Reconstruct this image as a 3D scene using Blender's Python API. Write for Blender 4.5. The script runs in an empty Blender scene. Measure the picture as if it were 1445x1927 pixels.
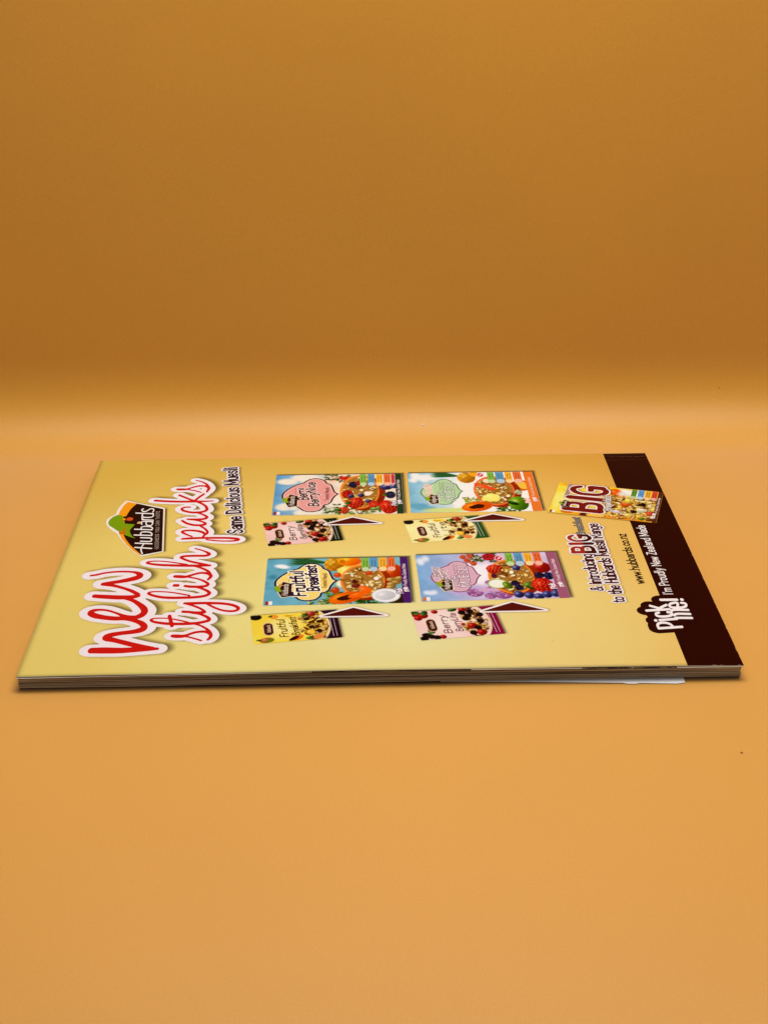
import bpy, math, random
import numpy as np

# ------------------------------------------------------------------ camera, light, exposure
sc = bpy.context.scene
col = sc.collection

def add_camera():
    cam = bpy.data.cameras.new('camera')
    ob = bpy.data.objects.new('camera', cam)
    col.objects.link(ob)
    cam.sensor_fit = 'VERTICAL'
    cam.sensor_height = 36.0
    cam.sensor_width = 27.0
    cam.lens = 52.4
    cam.clip_start = 0.01
    cam.clip_end = 50.0
    pitch, yaw, roll = 0.43315, 0.01649, -0.00783
    from mathutils import Vector, Matrix
    f = Vector((math.sin(yaw) * math.cos(pitch), math.cos(yaw) * math.cos(pitch), -math.sin(pitch)))
    r = Vector((math.cos(yaw), -math.sin(yaw), 0))
    u = r.cross(f)
    r2 = math.cos(roll) * r + math.sin(roll) * u
    u2 = -math.sin(roll) * r + math.cos(roll) * u
    m = Matrix((r2, u2, -f)).transposed().to_4x4()
    m.translation = (0.13106, -0.48606, 0.29725)
    ob.matrix_world = m
    sc.camera = ob

add_camera()

world = bpy.data.worlds.new('World')
sc.world = world
world.use_nodes = True
bg = world.node_tree.nodes['Background']
bg.inputs['Color'].default_value = (1.0, 0.98, 0.97, 1)
bg.inputs['Strength'].default_value = 0.16

def area_light(name, loc, target, sx, sy, power, color, spread=180):
    from mathutils import Vector
    l = bpy.data.lights.new(name, 'AREA')
    l.shape = 'RECTANGLE'
    l.size, l.size_y = sx, sy
    l.energy = power
    l.color = color
    l.spread = math.radians(spread)
    o = bpy.data.objects.new(name, l)
    col.objects.link(o)
    o.location = loc
    o.rotation_euler = (Vector(target) - Vector(loc)).to_track_quat('-Z', 'Y').to_euler()
    return o

# overhead softbox of a small photo table
area_light('softbox', (0.18, 0.155, 0.74), (0.16, 0.12, 0.0), 0.60, 0.32, 6.45, (1.0, 0.97, 0.97))

vs = sc.view_settings
vs.view_transform = 'Standard'
vs.look = 'None'
vs.exposure = 0.0
vs.gamma = 1.0
vs.use_curve_mapping = False

# ------------------------------------------------------------------ helpers
rng = np.random.default_rng(7)
PAGE_X, PAGE_Y, TOP = 275.0, 210.0, 6.2       # magazine in millimetres
CX, CY = PAGE_X / 2, PAGE_Y / 2

def lin(c):
    out = []
    for v in c[:3]:
        v = v / 255.0
        out.append(v / 12.92 if v <= 0.04045 else ((v + 0.055) / 1.055) ** 2.4)
    return tuple(out)

def cover_z(x, y):
    """Height of the back cover in mm: it bows up a little along the fore edge and
    dips at the spine score."""
    x = np.asarray(x, float); y = np.asarray(y, float)
    t = np.clip(x / PAGE_X, 0, 1)
    bow = 0.62 * np.sin(np.pi * t) * np.clip(1 - y / 150.0, 0, 1) ** 1.4
    d = PAGE_Y - y
    score = -0.16 * np.exp(-((d - 7.0) / 0.8) ** 2)
    fall = -0.10 * np.clip((7.0 - d) / 7.0, 0, 1) ** 2
    ripple = 0.05 * np.sin(x / 31.0 + 0.6) * np.sin(y / 43.0 + 1.1)
    edge = 0.10 * np.sin(x / 17.0 + 0.4) * np.clip(1 - y / 60.0, 0, 1) ** 2
    return TOP + bow + score + fall + ripple + edge

def link(o, parent=None):
    col.objects.link(o)
    if parent is not None:
        o.parent = parent
    return o

def obj_from(name, verts, faces, mat, parent=None, smooth=False, cols=None, alpha=None):
    me = bpy.data.meshes.new(name)
    me.from_pydata(verts, [], faces)
    if cols is not None:
        a = me.color_attributes.new('Col', 'FLOAT_COLOR', 'POINT')
        n = len(verts)
        c = np.ones((n, 4), np.float32)
        c[:, :3] = cols
        if alpha is not None:
            c[:, 3] = alpha
        a.data.foreach_set('color', c.ravel())
    if smooth:
        me.polygons.foreach_set('use_smooth', [True] * len(me.polygons))
    me.materials.append(mat)
    me.update()
    return link(bpy.data.objects.new(name, me), parent)

def part(name, parent):
    o = bpy.data.objects.new(name, None)
    o.empty_display_size = 0.01
    return link(o, parent)

# ------------------------------------------------------------------ materials
def new_mat(name):
    m = bpy.data.materials.new(name)
    m.use_nodes = True
    nt = m.node_tree
    return m, nt, nt.nodes['Principled BSDF']

def nd(nt, kind, **kw):
    n = nt.nodes.new(kind)
    for k, v in kw.items():
        setattr(n, k, v)
    return n

def noise(nt, scale, detail=2.0, rough=0.5, vec=None):
    n = nd(nt, 'ShaderNodeTexNoise')
    n.inputs['Scale'].default_value = scale
    n.inputs['Detail'].default_value = detail
    n.inputs['Roughness'].default_value = rough
    if vec is not None:
        nt.links.new(vec, n.inputs['Vector'])
    return n

def math_node(nt, op, a, b=None, clamp=False):
    n = nd(nt, 'ShaderNodeMath', operation=op)
    n.use_clamp = clamp
    for i, v in enumerate((a, b)):
        if v is None:
            continue
        if isinstance(v, (int, float)):
            n.inputs[i].default_value = v
        else:
            nt.links.new(v, n.inputs[i])
    return n.outputs[0]

def mix_rgb(nt, mode, fac, a, b):
    n = nd(nt, 'ShaderNodeMix', data_type='RGBA', blend_type=mode)
    for i, v in ((0, fac), (6, a), (7, b)):
        if isinstance(v, (int, float)):
            n.inputs[i].default_value = v
        elif isinstance(v, tuple):
            n.inputs[i].default_value = (*v[:3], 1)
        else:
            nt.links.new(v, n.inputs[i])
    return n.outputs[2]

def bump(nt, bsdf, height, strength, dist):
    b = nd(nt, 'ShaderNodeBump')
    b.inputs['Strength'].default_value = strength
    b.inputs['Distance'].default_value = dist
    nt.links.new(height, b.inputs['Height'])
    nt.links.new(b.outputs['Normal'], bsdf.inputs['Normal'])

def paper_grain(nt, color_out, amount=0.10, scale=1500):
    """fine print grain of coated stock"""
    tc = nd(nt, 'ShaderNodeTexCoord')
    n1 = noise(nt, scale, 3, 0.6, tc.outputs['Object'])
    f = math_node(nt, 'MULTIPLY_ADD', n1.outputs['Fac'], amount)
    f.node.inputs[2].default_value = 1 - amount / 2
    return mix_rgb(nt, 'MULTIPLY', 1.0, color_out, f), n1, tc

COAT_ROUGH = 0.32
COAT_SPEC = 0.5
COAT_IOR = 1.09
INK_GAIN = (0.88, 0.88, 0.88)
def ink_material(name, use_alpha=False):
    m, nt, b = new_mat(name)
    at = nd(nt, 'ShaderNodeAttribute', attribute_name='Col')
    c0 = mix_rgb(nt, 'MULTIPLY', 1.0, at.outputs['Color'], INK_GAIN)
    c, n1, tc = paper_grain(nt, c0)
    nt.links.new(c, b.inputs['Base Color'])
    b.inputs['Roughness'].default_value = COAT_ROUGH
    b.inputs['Specular IOR Level'].default_value = COAT_SPEC
    b.inputs['IOR'].default_value = COAT_IOR
    bump(nt, b, n1.outputs['Fac'], 0.05, 0.0002)
    if use_alpha:
        nt.links.new(at.outputs['Alpha'], b.inputs['Alpha'])
    return m

MAT_INK = ink_material('printed_ink')
MAT_SOFT = ink_material('printed_soft_ink', True)

def cover_material():
    m, nt, b = new_mat('yellow_cover_print')
    tc = nd(nt, 'ShaderNodeTexCoord')
    mp = nd(nt, 'ShaderNodeMapping')
    # object space: metres from the middle of the page
    mp.inputs['Location'].default_value = (-0.012 * 1000 / 150, 0.075 * 1000 / 120, 0)
    mp.inputs['Scale'].default_value = (1000 / 150, 1000 / 120, 0)
    nt.links.new(tc.outputs['Object'], mp.inputs['Vector'])
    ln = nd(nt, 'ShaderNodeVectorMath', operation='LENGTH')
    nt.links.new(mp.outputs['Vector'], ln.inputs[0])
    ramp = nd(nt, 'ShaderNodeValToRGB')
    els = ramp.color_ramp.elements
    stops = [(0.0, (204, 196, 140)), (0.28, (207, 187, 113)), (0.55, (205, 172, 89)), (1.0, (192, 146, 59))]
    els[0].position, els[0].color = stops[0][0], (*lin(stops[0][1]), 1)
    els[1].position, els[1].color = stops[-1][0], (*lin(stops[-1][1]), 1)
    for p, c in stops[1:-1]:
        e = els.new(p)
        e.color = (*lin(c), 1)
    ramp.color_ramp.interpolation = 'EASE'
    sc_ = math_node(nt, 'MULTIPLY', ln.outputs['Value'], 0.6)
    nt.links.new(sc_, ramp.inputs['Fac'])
    # the print leans greener towards the head of the page and warmer towards its foot
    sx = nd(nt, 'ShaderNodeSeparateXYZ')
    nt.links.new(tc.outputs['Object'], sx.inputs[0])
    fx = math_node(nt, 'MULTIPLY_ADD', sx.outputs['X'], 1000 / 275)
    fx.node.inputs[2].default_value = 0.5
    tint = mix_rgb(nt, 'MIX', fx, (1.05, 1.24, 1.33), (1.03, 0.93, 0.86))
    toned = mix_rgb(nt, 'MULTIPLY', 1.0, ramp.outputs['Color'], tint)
    big = noise(nt, 22, 3, 0.5, tc.outputs['Object'])
    v = math_node(nt, 'MULTIPLY_ADD', big.outputs['Fac'], 0.08)
    v.node.inputs[2].default_value = 0.96
    c0 = mix_rgb(nt, 'MULTIPLY', 1.0, toned, v)
    c, n1, _ = paper_grain(nt, c0, 0.12)
    nt.links.new(c, b.inputs['Base Color'])
    b.inputs['Roughness'].default_value = COAT_ROUGH
    b.inputs['Specular IOR Level'].default_value = COAT_SPEC
    b.inputs['IOR'].default_value = COAT_IOR
    bump(nt, b, n1.outputs['Fac'], 0.06, 0.0002)
    return m

def plain_material(name, color, rough=0.6, grain=0.08, scale=1500, bmp=0.05):
    m, nt, b = new_mat(name)
    rgb = nd(nt, 'ShaderNodeRGB')
    rgb.outputs[0].default_value = (*lin(color), 1)
    c, n1, _ = paper_grain(nt, rgb.outputs[0], grain, scale)
    nt.links.new(c, b.inputs['Base Color'])
    b.inputs['Roughness'].default_value = rough
    bump(nt, b, n1.outputs['Fac'], bmp, 0.0002)
    return m

def page_edge_material():
    """cut edges of the leaves: paper with streaks where the print bleeds off"""
    m, nt, b = new_mat('page_edges')
    tc = nd(nt, 'ShaderNodeTexCoord')
    mp = nd(nt, 'ShaderNodeMapping')
    mp.inputs['Scale'].default_value = (9, 9, 2600)
    nt.links.new(tc.outputs['Object'], mp.inputs['Vector'])
    n = noise(nt, 1.0, 3, 0.6, mp.outputs['Vector'])
    r = nd(nt, 'ShaderNodeValToRGB')
    e = r.color_ramp.elements
    e[0].position, e[0].color = 0.36, (*lin((84, 70, 52)), 1)
    e[1].position, e[1].color = 0.66, (*lin((236, 226, 206)), 1)
    k = e.new(0.5); k.color = (*lin((190, 174, 148)), 1)
    nt.links.new(n.outputs['Fac'], r.inputs['Fac'])
    nt.links.new(r.outputs['Color'], b.inputs['Base Color'])
    b.inputs['Roughness'].default_value = 0.8
    return m

def inner_page_material():
    """first leaf under the cover: white paper whose printed picture bleeds off the edge"""
    m, nt, b = new_mat('inner_page_print')
    tc = nd(nt, 'ShaderNodeTexCoord')
    sx = nd(nt, 'ShaderNodeSeparateXYZ')
    nt.links.new(tc.outputs['Object'], sx.inputs[0])
    mp = nd(nt, 'ShaderNodeMapping')
    mp.inputs['Scale'].default_value = (120, 200, 0)
    nt.links.new(tc.outputs['Object'], mp.inputs['Vector'])
    n = noise(nt, 1.0, 4, 0.7, mp.outputs['Vector'])
    r = nd(nt, 'ShaderNodeValToRGB')
    e = r.color_ramp.elements
    e[0].position, e[0].color = 0.40, (*lin((30, 26, 12)), 1)
    e[1].position, e[1].color = 0.62, (*lin((225, 215, 195)), 1)
    k = e.new(0.5); k.color = (*lin((120, 110, 50)), 1)
    r.color_ramp.interpolation = 'CONSTANT'
    nt.links.new(n.outputs['Fac'], r.inputs['Fac'])
    def span(a, c_):
        g = math_node(nt, 'GREATER_THAN', sx.outputs['X'], a)
        l = math_node(nt, 'LESS_THAN', sx.outputs['X'], c_)
        return math_node(nt, 'MULTIPLY', g, l)
    mask = math_node(nt, 'ADD', span(-0.026, 0.009), span(0.076, 0.112))
    c1 = mix_rgb(nt, 'MIX', mask, lin((222, 212, 190)), r.outputs['Color'])
    c2 = mix_rgb(nt, 'MIX', span(0.009, 0.034), c1, lin((24, 18, 12)))
    nt.links.new(c2, b.inputs['Base Color'])
    b.inputs['Roughness'].default_value = 0.6
    return m

def backdrop_material():
    m, nt, b = new_mat('orange_vinyl_backdrop')
    tc = nd(nt, 'ShaderNodeTexCoord')
    n1 = noise(nt, 1500, 3, 0.7, tc.outputs['Object'])
    n2 = noise(nt, 9, 3, 0.5, tc.outputs['Object'])
    n3 = noise(nt, 260, 2, 0.5, tc.outputs['Object'])
    f = math_node(nt, 'MULTIPLY_ADD', n1.outputs['Fac'], 0.34)
    f.node.inputs[2].default_value = 0.83
    g = math_node(nt, 'MULTIPLY_ADD', n2.outputs['Fac'], 0.11)
    g.node.inputs[2].default_value = 0.945
    fg = math_node(nt, 'MULTIPLY', f, g)
    c = mix_rgb(nt, 'MULTIPLY', 1.0, (0.655, 0.296, 0.004), fg)
    # sparse flecks and rubbed marks in the vinyl
    vo = nd(nt, 'ShaderNodeTexVoronoi')
    vo.inputs['Scale'].default_value = 34
    nt.links.new(tc.outputs['Object'], vo.inputs['Vector'])
    dot = math_node(nt, 'LESS_THAN', vo.outputs['Distance'], 0.022)
    pick = math_node(nt, 'GREATER_THAN', vo.outputs['Color'], 0.72)
    mark = math_node(nt, 'MULTIPLY', math_node(nt, 'MULTIPLY', dot, pick), 0.5)
    c = mix_rgb(nt, 'MIX', mark, c, (0.22, 0.10, 0.02))
    nt.links.new(c, b.inputs['Base Color'])
    b.inputs['Roughness'].default_value = 0.55
    b.inputs['IOR'].default_value = 1.45
    b.inputs['Specular IOR Level'].default_value = 0.8
    b.inputs['Sheen Weight'].default_value = 1.0
    b.inputs['Sheen Roughness'].default_value = 0.46
    b.inputs['Sheen Tint'].default_value = (1.0, 0.96, 0.98, 1)
    h = math_node(nt, 'ADD', n1.outputs['Fac'], n3.outputs['Fac'])
    bump(nt, b, h, 0.12, 0.0004)
    return m

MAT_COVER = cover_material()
MAT_WHITE = plain_material('white_paper', (228, 226, 224), 0.6)
MAT_EDGE = page_edge_material()
MAT_INNER = inner_page_material()
MAT_BACK = backdrop_material()
MAT_FRONT = plain_material('dark_front_cover_print', (70, 46, 30), 0.5)

# ------------------------------------------------------------------ the paper sweep
def build_backdrop():
    y0, yc, arc, h = -0.75, 0.220, 0.074, 0.75
    a1 = math.pi / 2 - math.radians(4.0)
    prof = [(y, 0.0) for y in np.linspace(y0, yc, 40)]
    n = 48
    y, z = yc, 0.0
    for k in range(n):                       # the sheet bends gently in and out of the curve
        t = (k + 0.5) / n
        a = a1 * t * t * (3 - 2 * t)
        y += arc / n * math.cos(a)
        z += arc / n * math.sin(a)
        prof.append((y, z))
    ye, ze = y, z
    for k in np.linspace(0, h, 24)[1:]:
        prof.append((ye + k * math.cos(a1), ze + k * math.sin(a1)))
    xs = np.linspace(-0.75, 1.0, 36)
    V, F = [], []
    for x in xs:
        for (y, z) in prof:
            wob = 0.0006 * math.sin(x * 9 + 1) * min(1, max(0, z * 8))
            V.append((x, y + wob, z))
    n = len(prof)
    for i in range(len(xs) - 1):
        for j in range(n - 1):
            F.append((i * n + j, (i + 1) * n + j, (i + 1) * n + j + 1, i * n + j + 1))
    o = obj_from('backdrop', V, F, MAT_BACK, smooth=True)
    o['kind'] = 'structure'
    o['label'] = 'seamless orange backdrop sweeping up from the table into a wall'
    return o

build_backdrop()

# ---- outlines of the printed lettering and pictures, in page millimetres
TITLE_NEW = [[(25.5,18.5,1.0),(30.4,18.4,1.1),(36.8,18.1,1.0),(41.9,18.5,0.9),(47.0,18.9,0.75),(51.1,19.0,0.45)],[(49.0,19.4,0.6),(44.1,21.0,0.8),(38.7,23.6,0.8),(33.6,26.2,0.8),(29.7,28.2,1.0),(30.9,30.3,0.9),(34.9,31.8,0.75),(39.5,32.8,0.8),(42.7,34.3,1.0),(43.8,36.4,1.0),(42.6,39.2,0.9),(40.5,41.2,0.75),(37.9,42.8,0.7),(34.8,44.0,0.75),(30.5,44.2,0.8),(25.8,45.4,0.85),(22.3,47.0,0.95),(20.3,49.2,0.9),(21.2,51.1,0.65),(24.0,51.8,0.42),(27.4,50.9,0.38),(31.0,48.6,0.38),(33.9,46.3,0.6),(36.3,44.9,0.8),(39.2,44.8,0.8),(41.4,46.7,1),(42.2,49.4,1.05),(41.5,52.3,1),(39.4,55.7,0.8),(36.6,59.0,0.65),(34.1,60.8,0.6),(31.2,62.4,0.6)],[(19.6,63.9,0.72),(23.7,63.2,0.8),(29.3,62.4,0.85),(33.4,62.3,0.8),(36.6,62.8,0.7),(38.3,63.3,0.4)],[(37.6,64.6,0.7),(34.9,67.5,0.6),(31.2,70.3,0.5),(26.9,72.8,0.55),(23.4,74.2,0.7),(21.4,74.6,0.6),(23.8,75.5,0.65),(28.1,76.7,0.75),(32.3,78.4,0.9),(35.2,80.1,1.0),(36.3,81.9,1.0),(35.4,83.8,0.75),(33.1,85.3,0.45),(29.0,86.0,0.4),(24.5,85.8,0.38),(20.4,84.8,0.38),(17.8,83.5,0.42),(15.1,82.7,0.36)]]
TITLE_STYLISH = [[(55.8,28.9,0.5),(57.6,28.6,0.58),(60.0,28.6,0.5),(61.7,29.6,0.4),(63.9,31.2,0.38),(66.7,32.0,0.38),(68.8,31.7,0.42),(70.4,30.4,0.5),(70.9,28.8,0.5),(70.7,27.0,0.45),(70.0,25.5,0.35)],[(67.5,24.8,0.25),(64.9,26.4,0.25),(62.1,27.9,0.25),(60.5,28.5,0.3)],[(70.5,30.7,0.5),(69.6,32.8,0.42),(68.0,35.0,0.32),(66.0,37.0,0.28),(63.7,38.4,0.28)],[(61.2,39.6,0.25),(57.9,41.3,0.24),(54.2,42.9,0.2),(51.5,43.6,0.2),(48.8,43.7,0.2),(46.7,43.5,0.25),(45.7,42.3,0.38),(47.0,40.8,0.38),(49.8,39.7,0.42),(53.4,38.9,0.45),(58.7,38.6,0.45),(63.9,39.0,0.45),(67.3,40.1,0.45),(69.1,41.5,0.5),(68.5,43.5,0.45),(66.8,45.2,0.38),(64.5,46.8,0.32),(61.8,47.8,0.38)],[(52.8,45.4,0.5),(54.7,37.2,0.5)],[(57.8,48.9,0.42),(60.4,48.5,0.42),(63.4,47.8,0.45),(65.8,47.9,0.5),(66.8,48.4,0.38),(65.2,50.8,0.33),(62.9,52.9,0.33),(60.3,54.7,0.33),(57.7,56.1,0.3)],[(57.7,56.1,0.35),(60.4,56.0,0.45),(66.4,56.0,0.45),(71.9,55.6,0.42),(76.0,54.6,0.42),(78.9,52.9,0.45),(80.2,50.9,0.5),(79.5,49.2,0.4),(77.3,48.6,0.36),(74.0,49.4,0.32),(70.9,51.5,0.32),(68.2,54.1,0.32),(67.0,55.3,0.28)],[(59.2,62.9,0.25),(55.4,64.5,0.25),(51.2,66.0,0.22),(46.9,66.8,0.22),(43.3,66.8,0.25),(41.8,65.7,0.38),(43.1,64.1,0.4),(46.6,62.2,0.42),(51.1,61.2,0.45),(57.2,61.1,0.45),(62.1,61.4,0.45),(65.5,62.4,0.45),(67.2,64.3,0.5),(66.6,66.2,0.45),(64.7,68.2,0.38),(62.4,69.9,0.36),(60.3,70.9,0.36)],[(56.4,71.6,0.42),(58.9,70.9,0.45),(62.3,70.7,0.45),(64.8,71.2,0.45),(66.0,72.5,0.45),(65.3,74.3,0.38),(63.5,76.2,0.33),(61.1,78.0,0.28),(58.1,79.4,0.28),(55.8,80.3,0.28)],[(51.9,72.3,0.5),(53.3,72.2,0.5)],[(51.2,80.6,0.5),(53.5,80.3,0.58),(55.8,80.1,0.48),(57.7,81.3,0.4),(60.1,82.8,0.38),(62.2,83.5,0.38),(64.5,83.0,0.42),(66.1,81.6,0.5),(66.5,79.8,0.5),(65.6,77.2,0.36)],[(65.9,82.3,0.5),(65.0,84.8,0.42),(63.1,87.0,0.38),(60.6,89.0,0.33),(58.8,89.9,0.28)],[(55.2,91.7,0.28),(51.6,93.1,0.25),(47.5,94.5,0.22),(43.0,95.5,0.22),(39.3,95.4,0.25),(37.7,94.2,0.38),(39.6,92.9,0.38),(43.2,91.9,0.42),(48.4,91.2,0.45),(54.2,90.7,0.45),(59.9,90.5,0.45),(65.3,90.5,0.38)],[(64.1,91.0,0.38),(60.3,92.8,0.38),(56.6,94.6,0.38),(53.5,96.9,0.38),(51.9,98.9,0.42),(53.2,99.9,0.42),(56.7,100.2,0.42),(60.2,100.1,0.42),(62.7,100.2,0.45),(64.0,101.4,0.5),(63.2,103.0,0.42),(61.5,104.7,0.28),(59.3,106.3,0.25),(57.3,107.4,0.22)]]
TITLE_PACKS = [[(50.5,117.6,0.36),(54.4,118.0,0.45),(59.4,118.2,0.42),(66.0,118.0,0.42),(71.9,117.6,0.42),(75.7,116.2,0.5),(74.1,114.7,0.33),(69.5,114.6,0.26),(65.5,115.2,0.26),(61.5,116.4,0.26)],[(54.6,119.9,0.28),(51.7,122.3,0.33),(49.8,124.7,0.42),(50.6,126.0,0.38),(53.6,126.3,0.38),(57.0,125.4,0.42),(59.5,123.6,0.42),(60.2,121.6,0.38),(59.7,119.7,0.38)],[(60.2,121.3,0.38),(61.2,123.1,0.42),(60.9,125.5,0.38),(59.5,128.2,0.33),(57.6,130.6,0.33)],[(48.5,136.9,0.38),(50.9,134.0,0.42),(54.1,132.1,0.42),(57.5,131.7,0.45),(59.5,132.9,0.45),(58.5,134.9,0.33),(55.6,136.8,0.28),(52.5,137.9,0.28),(50.8,138.4,0.25)],[(50.8,138.4,0.33),(54.2,138.1,0.42),(57.5,138.2,0.45),(59.6,139.7,0.45),(58.9,141.7,0.38),(56.7,144.0,0.33),(54.9,145.1,0.28)],[(50.8,151.8,0.28),(48.4,151.8,0.33),(47.0,150.3,0.42),(47.9,148.1,0.42),(51.4,146.1,0.42),(54.8,145.8,0.45),(57.5,146.7,0.45),(58.8,148.8,0.5),(58.0,152.4,0.42),(56.0,155.4,0.38),(53.7,157.6,0.38)],[(33.3,160.0,0.45),(38.3,159.0,0.45),(45.3,158.3,0.45),(52.3,158.2,0.45),(57.5,158.3,0.33),(60.9,158.6,0.22)],[(44.2,165.8,0.38),(46.9,163.3,0.38),(50.3,160.2,0.38),(52.2,158.7,0.42)],[(52.2,159.1,0.45),(53.9,163.1,0.42),(55.7,166.6,0.42)],[(42.5,172.8,0.42),(44.5,172.6,0.5),(47.0,172.7,0.42),(49.3,174.5,0.33),(52.3,176.3,0.38),(55.5,176.2,0.38),(57.3,174.4,0.5),(57.6,172.5,0.48),(57.0,169.4,0.36)],[(57.3,174.7,0.5),(56.1,178.2,0.38),(53.6,181.3,0.28),(50.6,183.2,0.22)],[(54.3,168.7,0.25),(51.1,170.8,0.25),(48.1,172.1,0.25)]]
LOGO = {'white':[(34.5,100.3),(30.9,104.3),(26.9,110.6),(24.0,116.1),(21.8,121.1),(20.5,124.1),(17.6,127.7),(15.1,131.9),(13.8,135.5),(13.6,139.1),(14.8,142.2),(17.1,145.3),(17.0,148.5),(17.8,154.4),(19.0,158.7),(20.1,160.4),(24.5,158.0),(38.9,151.4),(43.5,104.9)],'orange':[(33.9,101.4),(30.0,106.2),(26.2,112.6),(23.4,118.6),(21.4,124.1),(18.2,144.7),(18.4,148.4),(19.1,154.3),(20.5,158.9),(25.1,157.0),(34.9,132.2)],'brown':[(34.4,101.8),(31.5,106.2),(28.0,112.0),(25.2,118.0),(23.5,122.8),(22.3,134.7),(22.0,143.0),(22.9,149.9),(24.1,154.1),(25.3,156.8),(38.4,150.1),(42.9,105.3)],'shadow':[(38.9,151.0),(40.1,150.3),(44.5,105.2),(43.5,104.9)],'green':[(14.7,136.0),(14.9,139.1),(16.0,142.2),(17.7,144.2),(19.7,143.9),(20.6,142.5),(20.8,139.4),(21.5,137.3),(22.3,134.7),(25.0,134.1),(27.2,133.7),(26.4,130.5),(25.7,127.4),(26.3,124.4),(27.8,120.9),(29.6,118.7),(27.1,120.2),(23.7,122.8),(22.6,126.0),(20.3,126.9),(17.7,130.3),(15.6,132.9)],'band':[(22.4,133.7),(23.3,129.5),(24.5,123.5),(21.5,123.6),(20.8,126.6),(22.7,125.5),(22.8,127.5)],'face':[(22.5,138.3),(22.8,140.9),(24.0,141.6),(25.6,140.5),(25.6,138.5),(24.5,137.5)],'hair':[[(20.7,141.8),(21.4,142.8),(22.6,142.2),(22.2,140.4),(21.1,140.4)],[(21.3,138.3),(23.2,137.8),(24.7,136.2),(23.5,135.7),(21.7,137.0)]],'hand':[(28.0,134.5),(28.4,136.5),(29.6,136.5),(30.0,135.2),(29.1,134.2)],'name':[[(30.4,109.5),(38.0,108.1)],[(30.0,113.8),(37.5,112.9)],[(34.5,103.0),(33.6,106.1),(33.3,108.5),(33.6,111.4),(34.0,113.1)],[(32.1,115.7),(36.1,115.3),(36.9,116.4),(36.2,118.7),(31.7,119.4)],[(28.4,122.3),(36.4,121.5)],[(36.2,121.5),(36.3,123.2),(35.1,124.9),(32.4,125.4),(31.1,124.6),(31.5,122.2)],[(27.8,128.4),(35.8,127.5)],[(35.6,127.5),(35.8,129.2),(34.6,130.8),(31.9,131.2),(30.6,130.3),(31.0,127.9)],[(30.4,133.5),(30.0,135.7),(31.0,136.7),(35.2,136.2)],[(32.1,136.4),(32.4,133.6),(33.3,132.1),(34.8,132.3),(35.3,134.2),(34.8,136.2)],[(29.9,138.6),(35.1,137.8)],[(30.8,138.4),(29.7,140.1),(29.5,142.1)],[(26.1,146.0),(34.3,145.0)],[(29.5,145.4),(29.4,142.9),(30.7,141.1),(33.8,141.2),(34.6,143.0),(34.1,145.0)],[(29.0,150.7),(28.4,149.8),(29.0,147.9),(30.3,147.6),(31.3,148.9),(32.3,150.5),(33.6,150.3),(34.1,148.5),(33.8,146.7)]]}
PICK = [[(248.0,28.9,1),(257.5,30.0,1)],[(248.0,29.4,1),(248.1,31.7,1),(249.2,33.3,1),(251.3,33.5,1),(253.1,32.4,1),(253.8,30.8,1)],[(249.7,35.7,1),(256.7,36.6,1)],[(247.9,35.4,1.1),(248.2,35.5,1.1)],[(250.5,42.0,1),(249.3,41.2,1),(249.2,39.4,1),(251.0,38.6,1),(253.8,38.9,1),(255.4,40.1,1),(255.5,41.7,1),(254.1,42.2,1)],[(245.8,43.7,1),(255.4,44.7,1)],[(251.3,45.6,1),(248.0,47.8,1)],[(252.0,46.1,1),(254.8,48.4,1)],[(253.3,52.8,1.1),(260.0,52.8,1.1)],[(261.9,52.8,1.2),(262.2,52.8,1.2)],[(256.5,37.4,1),(262.9,37.2,1)],[(256.2,39.5,1),(257.7,40.7,1),(262.9,40.5,1)],[(255.9,43.2,1),(257.1,44.1,1),(262.8,43.9,1)],[(259.0,46.4,1),(259.6,50.0,1),(257.4,49.8,1),(256.1,48.4,1),(256.1,46.7,1),(257.5,46.0,1),(260.9,46.1,1),(262.6,47.4,1),(262.8,49.4,1),(261.2,50.0,1)]]
PACKS = {'A':[(89.6,141.2),(150.7,140.9),(150.8,187.6),(89.3,187.9)],'B':[(90.1,53.0),(150.9,53.2),(150.8,96.2),(89.9,94.9)],'C':[(153.7,141.0),(215.0,142.6),(215.4,188.3),(154.1,188.0)],'D':[(154.8,53.6),(216.1,56.3),(216.2,99.4),(154.5,96.6)],'a':[(89.4,108.4),(122.7,113.6),(119.1,137.2),(86.0,132.2)],'b':[(88.5,21.2),(122.4,25.2),(120.2,48.9),(85.4,43.7)],'c':[(153.4,108.7),(187.1,114.9),(185.0,138.4),(150.3,132.4)],'d':[(153.8,21.5),(186.4,26.6),(184.2,50.3),(150.2,45.0)],'G':[(217.1,140.9),(265.6,126.5),(274.6,160.8),(227.5,174.4)]}
TRI = {'a':[(114.5,130.2),(126.8,137.3),(139.5,130.7)],'b':[(114.3,42.8),(127.1,49.7),(140.1,42.8)],'c':[(178.9,132.2),(191.7,138.7),(204.5,132.4)],'d':[(179.2,44.9),(192.1,52.2),(205.0,45.1)]}

# ------------------------------------------------------------------ the magazine itself
mag = bpy.data.objects.new('magazine', None)
mag.location = (CX / 1000, CY / 1000, 0)
mag.empty_display_size = 0.05
link(mag)
mag['label'] = 'thick magazine lying face down with yellow advertisement back cover on orange backdrop'
mag['category'] = 'magazine'

def P3(x, y, z):
    return ((x - CX) / 1000, (y - CY) / 1000, z / 1000)

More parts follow.
